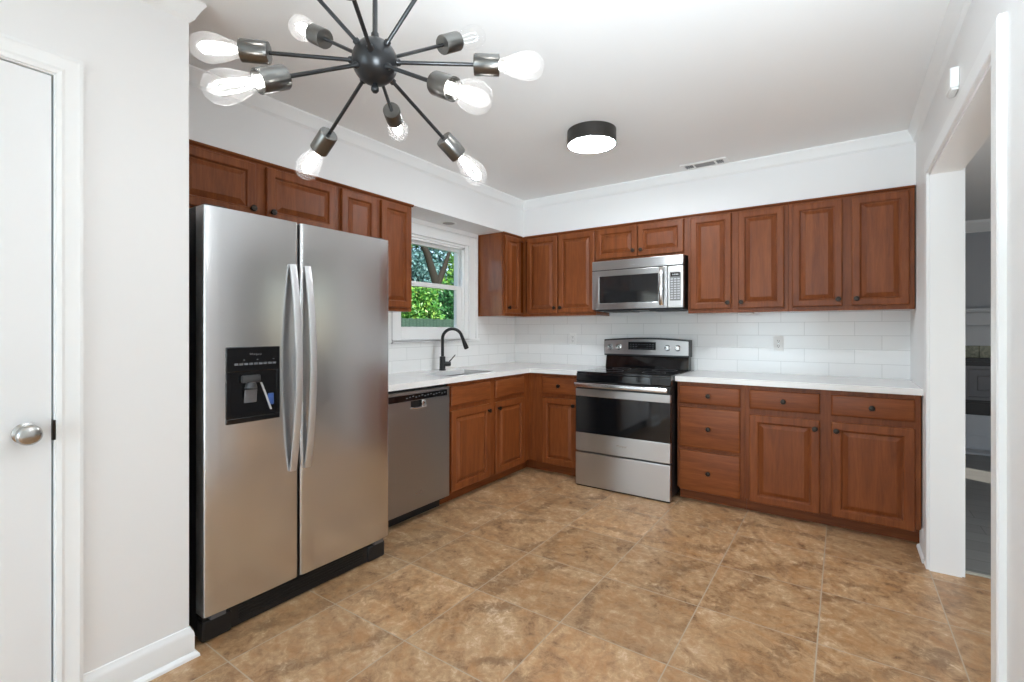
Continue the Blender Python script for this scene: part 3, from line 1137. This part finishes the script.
for i in range(9):
    y = -3.247 + i * 0.020
    m.box((dp + 0.0036, y, 1.102), (dp + 0.0046, y + 0.016, 1.111))
for y in (-3.21, -3.155, -3.085):
    m.box((dp + 0.0036, y, 1.122), (dp + 0.0046, y + 0.006, 1.125))
m.build('button_row', M['print_dim'], dsp, smooth=0)

# ------------------------------------------------------------------ dishwasher
dw = thing('dishwasher', 'dark stainless dishwasher between the refrigerator and the sink cabinet', 'dishwasher', (0.30, -1.99, 0))
WY_0, WY_1 = -2.290, -1.692
m = MB().box((0.03, WY_0 + 0.004, 0.06), (0.560, WY_1 - 0.004, 0.872)).box((0.06, WY_0 + 0.01, 0.0), (0.515, WY_1 - 0.01, 0.06))
m.build('tub', M['black'], dw, smooth=0)
m = MB()
m.box((0.562, WY_0, 0.086), (0.602, WY_1, 0.742), 0.004)
m.box((0.562, WY_0, 0.738), (0.598, -2.062, 0.856), 0.003).box((0.562, -1.918, 0.738), (0.598, WY_1, 0.856), 0.003)
m.box((0.562, -2.064, 0.792), (0.598, -1.916, 0.856), 0.003)
m.box((0.598, WY_0, 0.838), (0.602, WY_1, 0.856), 0.0015).box((0.598, -1.712, 0.738), (0.602, WY_1, 0.838), 0.001)
m.box((0.598, WY_0, 0.738), (0.602, -2.058, 0.794), 0.001).box((0.598, -1.922, 0.738), (0.602, -1.711, 0.794), 0.001)
ddoor = m.build('door', M['steel_dark'], dw, 20)
m = MB().box((0.598, WY_0 + 0.004, 0.796), (0.6035, -1.716, 0.836), 0.001)
cp = m.build('control_panel', M['black_gloss'], ddoor)
m = MB()
for i in range(14):
    y = -2.10 + i * 0.027
    m.box((0.6034, y, 0.812 + 0.004 * (i % 3)), (0.6042, y + 0.014, 0.818 + 0.004 * (i % 3)))
m.build('buttons', M['print_dim'], cp, smooth=0)
m = MB()
m.box((0.565, -2.062, 0.742), (0.572, -1.918, 0.794)).build('handle_recess', M['black'], ddoor, smooth=0)
m = MB().sweep_rect([(0.606, -2.058, 0.752), (0.608, -2.02, 0.742), (0.608, -1.96, 0.742), (0.606, -1.922, 0.752)], 0.004, 0.005, (1, 0, 0))
m.box((0.572, -1.955, 0.745), (0.600, -1.920, 0.792), 0.003)
m.build('handle', M['chrome'], ddoor, 40)
em = text_mesh('lettering', 'Whirlpool', 0.016, M['chrome'], ddoor, (0.6023, -1.985, 0.187), 'x')
m = MB()
ringp = []
for i in range(22):
    a = 2 * PI * i / 21
    ringp.append((0.6025, -1.968 + 0.018 * math.cos(a), 0.191 + 0.008 * math.sin(a)))
MB().tube(ringp, 0.0009, 6).build('emblem', M['chrome'], ddoor, 40)
m.bm.free()

# ------------------------------------------------------------------ range
RX0, RX1 = 1.101, 1.861
rg = thing('range', 'stainless and black electric range between the base cabinets', 'stove', ((RX0 + RX1) / 2, -0.36, 0))
m = MB().box((RX0 + 0.003, -0.695, 0.03), (RX1 - 0.003, -0.03, 0.888), 0.003)
for xx in (RX0 + 0.06, RX1 - 0.06):
    for yy in (-0.60, -0.10):
        m.lathe([(0, 0), (0.02, 0), (0.02, 0.032), (0, 0.032)], (xx, yy, 0.0), (0, 0, 1), 12)
m.build('body', M['black_side'], rg)
m = MB().box((RX0, -0.715, 0.888), (RX1, -0.060, 0.918), 0.005)
m.box((RX0, -0.725, 0.838), (RX1, -0.690, 0.905), 0.008)
ct = m.build('cooktop', M['black_gloss'], rg)
for (x, y, r) in ((1.30, -0.52, 0.115), (1.67, -0.52, 0.09), (1.30, -0.25, 0.08), (1.67, -0.25, 0.10)):
    MB().lathe([(r - 0.003, 0), (r, 0.0), (r, 0.0005), (r - 0.003, 0.0005), (r - 0.003, 0)], (x, y, 0.9181), (0, 0, 1), 40, False).build('burner_ring', M['print_dim'], ct, 40)
# oven door
m = MB().box((RX0 + 0.002, -0.738, 0.285), (RX1 - 0.002, -0.698, 0.432), 0.004)
m.box((RX0 + 0.002, -0.738, 0.722), (RX1 - 0.002, -0.698, 0.780), 0.004)
od = m.build('oven_door', M['steel_v'], rg, 20)
m = MB().box((RX0 + 0.002, -0.7365, 0.430), (RX1 - 0.002, -0.698, 0.724), 0.003)
m.build('oven_glass', M['black_gloss'], od)
m = MB().box((RX0 + 0.004, -0.733, 0.779), (RX1 - 0.004, -0.698, 0.838), 0.003)
m.build('door_top', M['black'], od)
m = MB()
m.box((RX0 + 0.002, -0.772, 0.797), (RX1 - 0.016, -0.756, 0.833), 0.007, 3)
for x in (RX0 + 0.03, RX1 - 0.06):
    m.box((x, -0.757, 0.803), (x + 0.03, -0.732, 0.827), 0.003)
m.build('handle', M['steel'], od, 40)
text_mesh('lettering', 'Whirlpool', 0.020, M['chrome'], od, (1.49, -0.7384, 0.362), 'y')
m = MB().box((RX0 + 0.002, -0.740, 0.012), (RX1 - 0.002, -0.698, 0.274), 0.004)
m.build('drawer', M['steel_v'], rg, 20)
m = MB().box((RX0 + 0.006, -0.733, 0.003), (RX1 - 0.006, -0.705, 0.020), 0.002)
m.build('base_strip', M['black'], rg, 20)
# backguard: black riser and arched stainless control panel
GX0, GX1 = 1.074, 1.830
m = MB().prism([(-0.105, 0.916), (-0.012, 0.916), (-0.012, 1.05), (-0.075, 1.05), (-0.085, 1.02)], GX0 + 0.012, GX1 - 0.008, 0)
bgd = m.build('backguard', M['black_gloss'], rg, 25)


def arch(x0, x1, zb, ze, rise, inset=0.0):
    pts = [(x0, zb), (x1, zb)]
    n = 16
    for i in range(n + 1):
        s = i / n
        x = x1 + (x0 - x1) * s
        pts.append((x, ze + rise * math.sin(PI * s)))
    return pts


m = MB().prism(arch(GX0, GX1, 1.022, 1.166, 0.018), -0.104, -0.012, 1)
m.build('panel_frame', M['black'], bgd, 20)
m = MB().prism(arch(GX0 + 0.006, GX1 - 0.006, 1.036, 1.154, 0.016), -0.110, -0.103, 1)
pn = m.build('control_panel', M['steel_v'], bgd, 20)
m = MB().box((1.305, -0.113, 1.078), (1.552, -0.109, 1.146), 0.001)
dsy = m.build('display', M['black_gloss'], pn)
m = MB()
for r_ in range(3):
    for i in range(9):
        if r_ == 1 and 3 <= i <= 5:
            continue
        m.box((1.322 + i * 0.025, -0.1137, 1.087 + r_ * 0.018), (1.334 + i * 0.025, -0.1129, 1.091 + r_ * 0.018))
m.build('touch_marks', M['print_dim'], dsy, smooth=0)
for x in (1.131, 1.211, 1.652, 1.738):
    kb = MB().lathe([(0, 0), (0.026, 0), (0.026, 0.004), (0.0215, 0.008), (0.020, 0.026), (0.017, 0.030), (0, 0.031)], (x, -0.1102, 1.098), (0, -1, 0), 24)
    ko = kb.build('knob', M['chrome'], pn, 40)
    MB().box((x - 0.003, -0.1435, 1.080), (x + 0.003, -0.1405, 1.117), 0.001).build('pointer', M['steel'], ko)

# ------------------------------------------------------------------ over-the-range microwave
mw = thing('microwave', 'stainless over-the-range microwave under the short wall cabinet', 'microwave', (1.475, -0.2, 1.422))
MX0, MX1 = 1.091, 1.860
m = MB().box((MX0 + 0.003, -0.366, 1.428), (MX1 - 0.003, -0.010, 1.8415))
m.build('case', M['black_side'], mw, smooth=0)
m = MB().box((MX0, -0.402, 1.763), (MX1, -0.3665, 1.840), 0.004)
vg = m.build('vent_panel', M['steel_v'], mw)
text_mesh('lettering', 'Whirlpool', 0.019, M['print'], vg, (1.475, -0.4024, 1.790), 'y')
m = MB().box((MX0 + 0.004, -0.394, 1.755), (MX1 - 0.004, -0.3665, 1.765)).build('vent_gap', M['black'], mw, smooth=0)
# door: frame around a dark window
m = MB()
dx1 = 1.735
m.box((MX0, -0.402, 1.428), (1.156, -0.3665, 1.7565), 0.004).box((1.664, -0.402, 1.428), (dx1, -0.3665, 1.7565), 0.004)
m.box((1.150, -0.402, 1.428), (1.670, -0.3665, 1.479), 0.004).box((1.150, -0.402, 1.708), (1.670, -0.3665, 1.7565), 0.004)
md = m.build('door', M['steel_v'], mw)
m = MB().box((1.150, -0.397, 1.475), (1.670, -0.367, 1.712)).build('door_window', simple('smoked_glass', (0.018, 0.018, 0.019, 1), 0.06, 0.0, 0.5), md, smooth=0)
pts = []
for i in range(17):
    s = i / 16
    pts.append((1.694, -0.412 - 0.030 * math.sin(PI * s) ** 0.7, 1.452 + 0.298 * s))
m = MB().sweep_rect(pts, 0.016, 0.007, (1, 0, 0))
m.box((1.684, -0.414, 1.450), (1.704, -0.400, 1.475), 0.003).box((1.684, -0.414, 1.727), (1.704, -0.400, 1.752), 0.003)
m.build('handle', M['chrome'], md, 45)
m = MB().box((dx1 + 0.003, -0.402, 1.428), (MX1, -0.3665, 1.7565), 0.004)
mp = m.build('control_panel', M['steel_v'], mw)
m = MB().box((1.757, -0.4045, 1.482), (1.842, -0.4015, 1.708), 0.001)
kp = m.build('keypad', simple('keypad_grey', srgb(122, 122, 122), 0.3), mp)
m = MB().box((1.766, -0.4055, 1.672), (1.834, -0.4042, 1.700)).build('display', M['black_gloss'], kp, smooth=0)
m = MB()
for i in range(4):
    m.box((1.777 + i * 0.013, -0.4062, 1.681), (1.786 + i * 0.013, -0.4054, 1.692))
m.build('digits', M['print'], kp, smooth=0)
m = MB()
for r_ in range(9):
    for i in range(3):
        m.box((1.764 + i * 0.026, -0.4052, 1.494 + r_ * 0.019), (1.783 + i * 0.026, -0.4044, 1.505 + r_ * 0.019))
m.build('key_marks', M['print'], kp, smooth=0)
m = MB().box((MX0 + 0.01, -0.36, 1.414), (MX1 - 0.01, -0.03, 1.4285), 0.002)
m.box((MX0 + 0.06, -0.30, 1.408), (MX0 + 0.30, -0.06, 1.4145), 0.002).box((MX1 - 0.30, -0.30, 1.408), (MX1 - 0.06, -0.06, 1.4145), 0.002)
m.build('underside', M['black'], mw)

# ------------------------------------------------------------------ ceiling fixtures
dl = thing('ceiling_light', 'round flush ceiling light with a dark drum rim and lit white diffuser', 'ceiling light', (1.580, -1.452, 2.41))
MB().lathe([(0.0, 0.0), (0.152, 0.0), (0.152, -0.088), (0.147, -0.088), (0.147, -0.012), (0, -0.012)], (1.580, -1.452, ZC - 0.0003), (0, 0, 1), 48).build('rim', simple('bronze_drum', (0.055, 0.05, 0.045, 1), 0.4, 0.6), dl, 40)
MB().lathe([(0, -0.0125), (0.1465, -0.0125), (0.1465, -0.083), (0.138, -0.087), (0, -0.090)], (1.580, -1.452, ZC - 0.0003), (0, 0, 1), 48).build('diffuser', M['diffuser'], dl, 40)

vt = thing('ceiling_vent', 'white rectangular ceiling air vent near the back soffit', 'vent', (2.022, -0.438, 2.49))
VX0, VX1, VY0, VY1 = 1.858, 2.186, -0.502, -0.372
m = MB()
zv = ZC - 0.0003
m.box((VX0, VY0, zv - 0.008), (VX1, VY0 + 0.026, zv), 0.002).box((VX0, VY1 - 0.026, zv - 0.008), (VX1, VY1, zv), 0.002)
m.box((VX0, VY0 + 0.02, zv - 0.008), (VX0 + 0.028, VY1 - 0.02, zv), 0.002).box((VX1 - 0.028, VY0 + 0.02, zv - 0.008), (VX1, VY1 - 0.02, zv), 0.002)
m.box((1.945, VY0 + 0.02, zv - 0.008), (1.957, VY1 - 0.02, zv), 0.001).box((2.097, VY0 + 0.02, zv - 0.008), (2.109, VY1 - 0.02, zv), 0.001)
m.build('frame', M['white_plastic'], vt)
m = MB().box((VX0 + 0.02, VY0 + 0.02, zv - 0.0012), (VX1 - 0.02, VY1 - 0.02, zv - 0.0004)).build('duct', M['slot'], vt, smooth=0)
m = MB()
for i in range(5):
    y = VY0 + 0.030 + i * 0.0165
    for a, b in ((1.957, 2.097),):
        m.prism([(y, zv - 0.002), (y + 0.009, zv - 0.008), (y + 0.0105, zv - 0.007), (y + 0.0015, zv - 0.0015)], a, b, 0)
for a in (VX0 + 0.030, VX0 + 0.044, VX0 + 0.058, VX0 + 0.072, 2.112, 2.124, 2.136, 2.148):
    m.prism([(a, zv - 0.002), (a + 0.006, zv - 0.008), (a + 0.0075, zv - 0.007), (a + 0.0015, zv - 0.0015)], VY0 + 0.022, VY1 - 0.022, 1) if False else m.box((a, VY0 + 0.022, zv - 0.007), (a + 0.006, VY1 - 0.022, zv - 0.002))
m.build('louvers', M['vent_grey'], vt, smooth=0)

rc = thing('recessed_light', 'small round unlit recessed light in the soffit above the sink', 'recessed light', (0.127, -1.178, 2.15))
zr = ZS - 0.0003
MB().lathe([(0.050, 0.0), (0.066, 0.0), (0.066, -0.003), (0.060, -0.005), (0.052, -0.003), (0.050, 0.0)], (0.127, -1.178, zr), (0, 0, 1), 36, False).build('trim_ring', M['white_plastic'], rc, 40)
MB().lathe([(0, -0.0005), (0.0505, -0.0005), (0.0505, -0.0025), (0, -0.003)], (0.127, -1.178, zr), (0, 0, 1), 30).build('lens', M['vent_grey'], rc, 40)

# ------------------------------------------------------------------ sputnik chandelier
CC = Vector((1.978, -3.472, 1.875))
chn = thing('chandelier', 'black sputnik chandelier with radiating arms and clear glass bulbs', 'chandelier', tuple(CC))
m = MB()
prof = []
for i in range(25):
    a = PI * i / 24
    prof.append((0.0525 * math.sin(a), 0.0525 * math.cos(a)))
m.lathe(prof, CC, (0, 0, 1), 40, False)
m.build('hub', M['matte_black'], chn, 60)
MB().lathe([(0, -0.050), (0.006, -0.050), (0.006, -0.056), (0.009, -0.060), (0.009, -0.067), (0.005, -0.072), (0, -0.073)], CC, (0, 0, 1), 18).build('finial', M['matte_black'], chn, 50)
MB().lathe([(0, 0.050), (0.009, 0.050), (0.009, 0.066), (0.006, 0.070), (0.006, ZC - CC.z - 0.02), (0, ZC - CC.z - 0.02)], CC, (0, 0, 1), 18).build('stem', M['matte_black'], chn, 50)
MB().lathe([(0, -0.032), (0.012, -0.032), (0.030, -0.024), (0.062, -0.010), (0.064, -0.0004), (0, -0.0004)], (CC.x, CC.y, ZC), (0, 0, 1), 36).build('canopy', M['matte_black'], chn, 40)
ARMS = [((-0.72, -0.69, 0.0), 1), ((-0.143, -0.863, -0.484), 1), ((-0.849, 0.006, 0.529), 1), ((-0.87, 0.07, -0.50), 1),
        ((-0.638, 0.770, -0.026), 1), ((0.16, 0.83, -0.53), 1), ((0.873, -0.040, -0.487), 1), ((0.82, 0.57, -0.025), 1),
        ((0.141, 0.834, 0.533), 0), ((0.87, -0.07, 0.50), 1), ((0.638, -0.770, 0.026), 1), ((-0.16, -0.83, 0.53), 1)]
for d, lit in ARMS:
    d = Vector(d).normalized()
    am = MB().lathe([(0, 0.046), (0.0078, 0.046), (0.0078, 0.058), (0.0045, 0.061), (0.0045, 0.236), (0, 0.236)], CC, d, 14).build('arm', M['matte_black'], chn, 50)
    so = MB().lathe([(0, 0.232), (0.0225, 0.232), (0.0240, 0.2345), (0.0240, 0.291), (0.0215, 0.291), (0.0215, 0.270), (0, 0.270)], CC, d, 28).build('socket', M['gunmetal'], am, 40)
    # pear-shaped clear bulb
    bp = [(0.0125, 0.280), (0.0135, 0.290), (0.0160, 0.300), (0.0225, 0.318), (0.0285, 0.336), (0.0318, 0.353), (0.0310, 0.368), (0.0255, 0.383), (0.0150, 0.393), (0.0050, 0.3965), (0.0, 0.397)]
    bo = MB().lathe(bp, CC, d, 28, False).build('bulb', M['bulb_lit'] if lit else M['bulb_glass'], am, 60)
    if not lit:
        bo['label'] = 'unlit clear glass bulb'
    u = d.orthogonal().normalized()
    w = d.cross(u)
    fm = MB()
    fm.lathe([(0, 0.272), (0.0115, 0.272), (0.0115, 0.284), (0.006, 0.300), (0.003, 0.306), (0, 0.306)], CC, d, 12)
    nf = 6
    for i in range(nf):
        a = 2 * PI * i / nf
        rv = u * math.cos(a) + w * math.sin(a)
        fm.tube([CC + d * 0.300 + rv * 0.004, CC + d * 0.310 + rv * 0.0085, CC + d * 0.340 + rv * 0.0125, CC + d * 0.368 + rv * 0.0115, CC + d * 0.376 + rv * 0.004], 0.0022 if lit else 0.0009, 6)
    fm.build('filament', M['filament'] if lit else M['filament_off'], am, 60)
    if lit:
        ld = bpy.data.lights.new('bulb_glow', 'POINT')
        ld.energy = L_BULB
        ld.shadow_soft_size = 0.011
        ld.color = (0.98, 0.99, 1.0)
        lo = bpy.data.objects.new('bulb_glow', ld)
        COL.objects.link(lo)
        lo.parent = am
        lo.location = d * 0.342

# ------------------------------------------------------------------ small fittings


def outlet(label, x, z):
    th = thing('outlet', label, 'outlet', (x, -0.012, z - 0.057), 'wall outlets in the backsplash')
    MB().box((x - 0.035, -0.0135, z - 0.057), (x + 0.035, -0.0083, z + 0.057), 0.0015).build('cover_plate', M['white_plastic'], th)
    for dz in (-0.020, 0.020):
        ro = MB().lathe([(0, 0), (0.0165, 0), (0.0165, 0.002), (0, 0.002)], (x, -0.0134, z + dz), (0, -1, 0), 20).build('socket', M['white_plastic'], th)
        sm = MB()
        sm.box((x - 0.0075, -0.0160, z + dz - 0.003), (x - 0.0050, -0.0153, z + dz + 0.007)).box((x + 0.0050, -0.0160, z + dz - 0.003), (x + 0.0075, -0.0153, z + dz + 0.006))
        sm.lathe([(0, 0), (0.0026, 0), (0.0026, 0.0007), (0, 0.0007)], (x, -0.0153, z + dz - 0.009), (0, -1, 0), 10)
        sm.build('slots', M['slot'], ro, smooth=0)
    MB().lathe([(0, 0), (0.003, 0), (0.0025, 0.001), (0, 0.0012)], (x, -0.0134, z), (0, -1, 0), 10).build('screw', M['chrome'], th)


outlet('white wall outlet in the backsplash right of the range', 2.471, 1.146)
outlet('white wall outlet in the backsplash left of the range', 0.700, 1.165)

dbx = thing('door_chime', 'small white chime box high on the wall above the doorway', 'door chime', (XR - 0.015, -1.62, 2.197))
MB().box((XR - 0.030, -1.675, 2.205), (XR - 0.0003, -1.575, 2.285), 0.006).build('cover', M['white_plastic'], dbx)
MB().box((XR - 0.024, -1.668, 2.197), (XR - 0.002, -1.582, 2.206), 0.002).build('grille', M['white_plastic'], dbx)

ucl = thing('cabinet_puck_light', 'slim white light fitted under the wall cabinet right of the microwave', 'cabinet light', (2.275, -0.22, 1.37))
MB().box((2.225, -0.262, 1.370), (2.325, -0.180, 1.3818), 0.004).build('housing', M['white_plastic'], ucl)
MB().box((2.240, -0.250, 1.3675), (2.310, -0.192, 1.3705), 0.001).build('lens', M['white_plastic'], ucl)

# ------------------------------------------------------------------ the room beyond the opening
m = MB().box((XT, -0.857, -0.1), (6.3, 2.8, 0))
struct(m.build('floor_far_room', M['planks'], smooth=0))
m = MB().box((XT, -3.2, 2.40), (6.3, 2.8, 2.52))
struct(m.build('ceiling_far_room', M['ceiling'], smooth=0))
m = MB().box((XT, 2.72, 0), (6.3, 2.82, 2.40))
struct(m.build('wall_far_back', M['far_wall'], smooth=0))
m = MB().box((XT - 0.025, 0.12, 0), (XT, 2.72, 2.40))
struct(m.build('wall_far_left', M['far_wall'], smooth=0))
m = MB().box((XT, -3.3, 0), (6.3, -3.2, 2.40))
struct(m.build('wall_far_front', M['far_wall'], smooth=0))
m = MB()
fy0, fy1 = 0.08, 0.60
m.box((6.2, -3.2, 0), (6.3, -2.75, 2.40)).box((6.2, -1.45, 0), (6.3, fy0, 2.40)).box((6.2, -2.75, 0), (6.3, -1.45, 0.45)).box((6.2, -2.75, 1.65), (6.3, -1.45, 2.40)).box((6.2, fy1, 0), (6.3, 2.72, 2.40))  # wide opening added to admit the far-room fill light
m.box((6.2, fy0, 0), (6.3, fy1, 0.9)).box((6.2, fy0, 2.1), (6.3, fy1, 2.40))
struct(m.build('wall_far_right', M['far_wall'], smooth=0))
m = MB().prism([(0, 2.40), (0.07, 2.40), (0.06, 2.37), (0.02, 2.33), (0, 2.32)], XT + 0.001, 6.2, 0)
m.bm.free()
m = MB(lambda o, a, z: (a, 2.72 - o, z))
r0 = [m._v((p[0], XT + 0.001, p[1])) for p in [(0, 2.40), (0.075, 2.40), (0.07, 2.375), (0.03, 2.31), (0.012, 2.285), (0, 2.28)]]
r1 = [m._v((p[0], 6.2, p[1])) for p in [(0, 2.40), (0.075, 2.40), (0.07, 2.375), (0.03, 2.31), (0.012, 2.285), (0, 2.28)]]
m._faces([r0, r1])
struct(m.build('trim_13', M['trim'], smooth=20))

fp = thing('fireplace', 'white fireplace with a dark metal insert, seen through the doorway', 'fireplace', (4.4, 2.55, 0))
yf = 2.60
m = MB()
m.box((3.62, yf - 0.10, 1.435), (5.2, 2.719, 1.475), 0.006).box((3.66, yf - 0.06, 1.30), (5.16, 2.719, 1.436), 0.008)
m.box((3.70, yf, 1.09), (5.12, 2.719, 1.301))
m.box((3.70, yf, 0.0), (3.86, 2.719, 1.10), 0.004).box((4.94, yf, 0.0), (5.12, 2.719, 1.10), 0.004)
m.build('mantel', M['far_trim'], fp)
m = MB()
for i in range(6):
    m.box((3.861 + i * 0.18, yf + 0.01, 0.965), (4.038 + i * 0.18, 2.719, 1.089), 0.003)
m.build('stone_band', M['stone'], fp)
m = MB().box((3.861, yf - 0.02, 0.375), (4.939, 2.719, 0.964), 0.004)
m.box((3.90, yf - 0.035, 0.90), (4.90, yf - 0.018, 0.925), 0.002)
m.box((3.90, yf - 0.030, 0.49), (4.90, yf - 0.018, 0.51), 0.002)
ins = m.build('insert', M['black'], fp)
for x in (3.92, 4.44):
    m = MB(lambda a, d, z: (a, yf - 0.02 - d, z)).rects(x, x + 0.46, 0.53, 0.88, [(0, 0.0005), (0, 0.014), (0.03, 0.014), (0.035, 0.004), (0.10, 0.004), (0.105, 0.012), (0.11, 0.012)])
    m.build('insert_door', M['mid_grey'], ins, 20)
m = MB().box((3.70, yf - 0.22, 0.0), (5.12, yf + 0.02, 0.02), 0.003).box((3.861, yf - 0.01, 0.02), (4.939, 2.719, 0.374)).box((3.70, yf - 0.03, 0.02), (5.12, yf, 0.16), 0.006)
m.build('hearth', M['far_trim'], fp)

# ------------------------------------------------------------------ outdoors beyond the kitchen window
m = MB().box((-40, -25, -0.52), (-0.141, 40, -0.42))
struct(m.build('ground', M['grass'], smooth=0))
# board fence
fnx = -7.5
fe = thing('fence', 'grey-green wooden board fence across the yard outside the window', 'fence', (fnx, 8, -0.42))
m = MB()
y = 0.0
i = 0
while y < 18:
    m.box((fnx - 0.012, y, -0.42), (fnx + 0.012, y + 0.135, 1.605 + 0.012 * math.sin(i * 2.3)), 0.004, 1)
    y += 0.142
    i += 1
m.build('boards', M['fence'], fe, 20)
m = MB().box((fnx - 0.06, 0, 0.0), (fnx - 0.013, 18, 0.09)).box((fnx - 0.06, 0, 1.2), (fnx - 0.013, 18, 1.29))
m.build('rails', M['fence'], fe, smooth=0)


def leaves(mb, blobs, n, size, rng):
    for i in range(n):
        b = blobs[rng.randrange(len(blobs))]
        c, rr = Vector(b[0]), b[1]
        v = Vector((rng.gauss(0, 1), rng.gauss(0, 1), rng.gauss(0, 1))).normalized()
        p = c + Vector((v.x * rr[0], v.y * rr[1], v.z * rr[2])) * (0.55 + 0.5 * rng.random())
        s = size * (0.6 + 0.8 * rng.random())
        t = (v + Vector((rng.gauss(0, .7), rng.gauss(0, .7), rng.gauss(0, .7) - 0.3))).normalized()
        w = t.orthogonal().normalized()
        w.rotate(Matrix.Rotation(rng.random() * 6.28, 3, t))
        nn = t.cross(w) * (0.18 * s)
        q = [p, p + t * s * 0.45 + w * s * 0.30 + nn, p + t * s, p + t * s * 0.45 - w * s * 0.30 + nn]
        vs = [mb.bm.verts.new(x) for x in q]
        mb.bm.faces.new((vs[0], vs[1], vs[2]))
        mb.bm.faces.new((vs[0], vs[2], vs[3]))


def plant(name, label, cat, loc, blobs, n, size, mat, stems, seed):
    rng = random.Random(seed)
    th = thing(name, label, cat, loc)
    mb = MB()
    leaves(mb, blobs, n, size, rng)
    bmf = mb.bm
    me = bpy.data.meshes.new('foliage')
    for v in bmf.verts:
        v.co -= Vector(loc)
    bmf.to_mesh(me)
    bmf.free()
    me.materials.append(mat)
    o = bpy.data.objects.new('foliage', me)
    COL.objects.link(o)
    o.parent = th
    mb = MB()
    for pts, r in stems:
        mb.tube(pts, [r * (1 - 0.6 * i / (len(pts) - 1)) for i in range(len(pts))], 9)
    mb.build('trunk', M['bark'], th, 50)
    return th


GZ = -0.42
plant('bush', 'bright green bush rising behind the board fence in the lower left of the window view', 'bush', (-9.0, 7.0, GZ),
      [((-8.9, 6.6, 1.5), (0.7, 0.65, 0.6)), ((-8.9, 7.4, 1.7), (0.75, 0.6, 0.65)), ((-9.1, 6.5, 2.0), (0.6, 0.55, 0.5)), ((-9.0, 7.3, 2.3), (0.6, 0.6, 0.45))],
      5200, 0.15, M['leaf_bright'], [([(-9.0, 7.0, GZ), (-9.0, 6.9, 0.9), (-8.9, 6.7, 1.9)], 0.06), ([(-9.0, 7.05, GZ), (-9.0, 7.2, 1.0), (-8.9, 7.4, 2.0)], 0.05)], 3)
plant('bush', 'deep green bush behind the fence in the lower right of the window view', 'bush', (-9.0, 9.2, GZ),
      [((-8.9, 8.95, 1.5), (0.7, 0.5, 0.7)), ((-8.9, 9.7, 1.7), (0.75, 0.7, 0.7)), ((-9.1, 9.3, 2.3), (0.6, 0.65, 0.5))],
      4600, 0.15, M['leaf_deep'], [([(-9.0, 9.2, GZ), (-9.0, 9.1, 0.9), (-8.9, 9.0, 1.9)], 0.06), ([(-9.0, 9.25, GZ), (-9.0, 9.5, 1.0), (-8.9, 9.6, 2.0)], 0.05)], 5)
plant('tree', 'forked dark-trunked leafy tree standing beyond the fence outside the window', 'tree', (-12.0, 11.6, GZ),
      [((-11.6, 12.4, 3.2), (0.9, 0.8, 0.8)), ((-11.6, 13.0, 4.4), (0.9, 0.9, 0.9)), ((-12.4, 11.2, 5.9), (1.3, 1.6, 0.8)), ((-11.7, 10.6, 2.6), (0.8, 0.7, 0.5)), ((-12.6, 9.6, 5.4), (1.0, 0.9, 0.6)), ((-11.7, 11.6, 2.3), (0.7, 0.8, 0.5))],
      7500, 0.17, M['leaf_bright'], [([(-12.0, 11.6, GZ), (-12.0, 11.5, 1.6), (-12.0, 11.35, 3.4), (-12.0, 10.8, 4.6), (-12.1, 10.2, 5.6)], 0.27),
                                     ([(-12.0, 11.4, 3.2), (-12.0, 11.9, 4.1), (-12.0, 12.4, 5.2)], 0.17)], 9)
plant('tree', 'hazy blue-green tree farthest back at the left of the window view', 'tree', (-19.0, 16.2, GZ),
      [((-19.0, 16.0, 4.6), (2.2, 1.3, 1.4)), ((-19.5, 17.6, 6.0), (2.0, 1.6, 1.6)), ((-19.0, 18.6, 3.6), (1.8, 1.6, 1.6)), ((-19.0, 15.4, 2.2), (1.8, 1.4, 1.4))],
      8000, 0.30, M['leaf_haze'], [([(-19.0, 16.2, GZ), (-19.0, 16.2, 2.5), (-19.0, 16.0, 5.0)], 0.22), ([(-19.0, 16.3, 2.0), (-19.3, 17.2, 3.8), (-19.4, 17.8, 6.0)], 0.15)], 12)
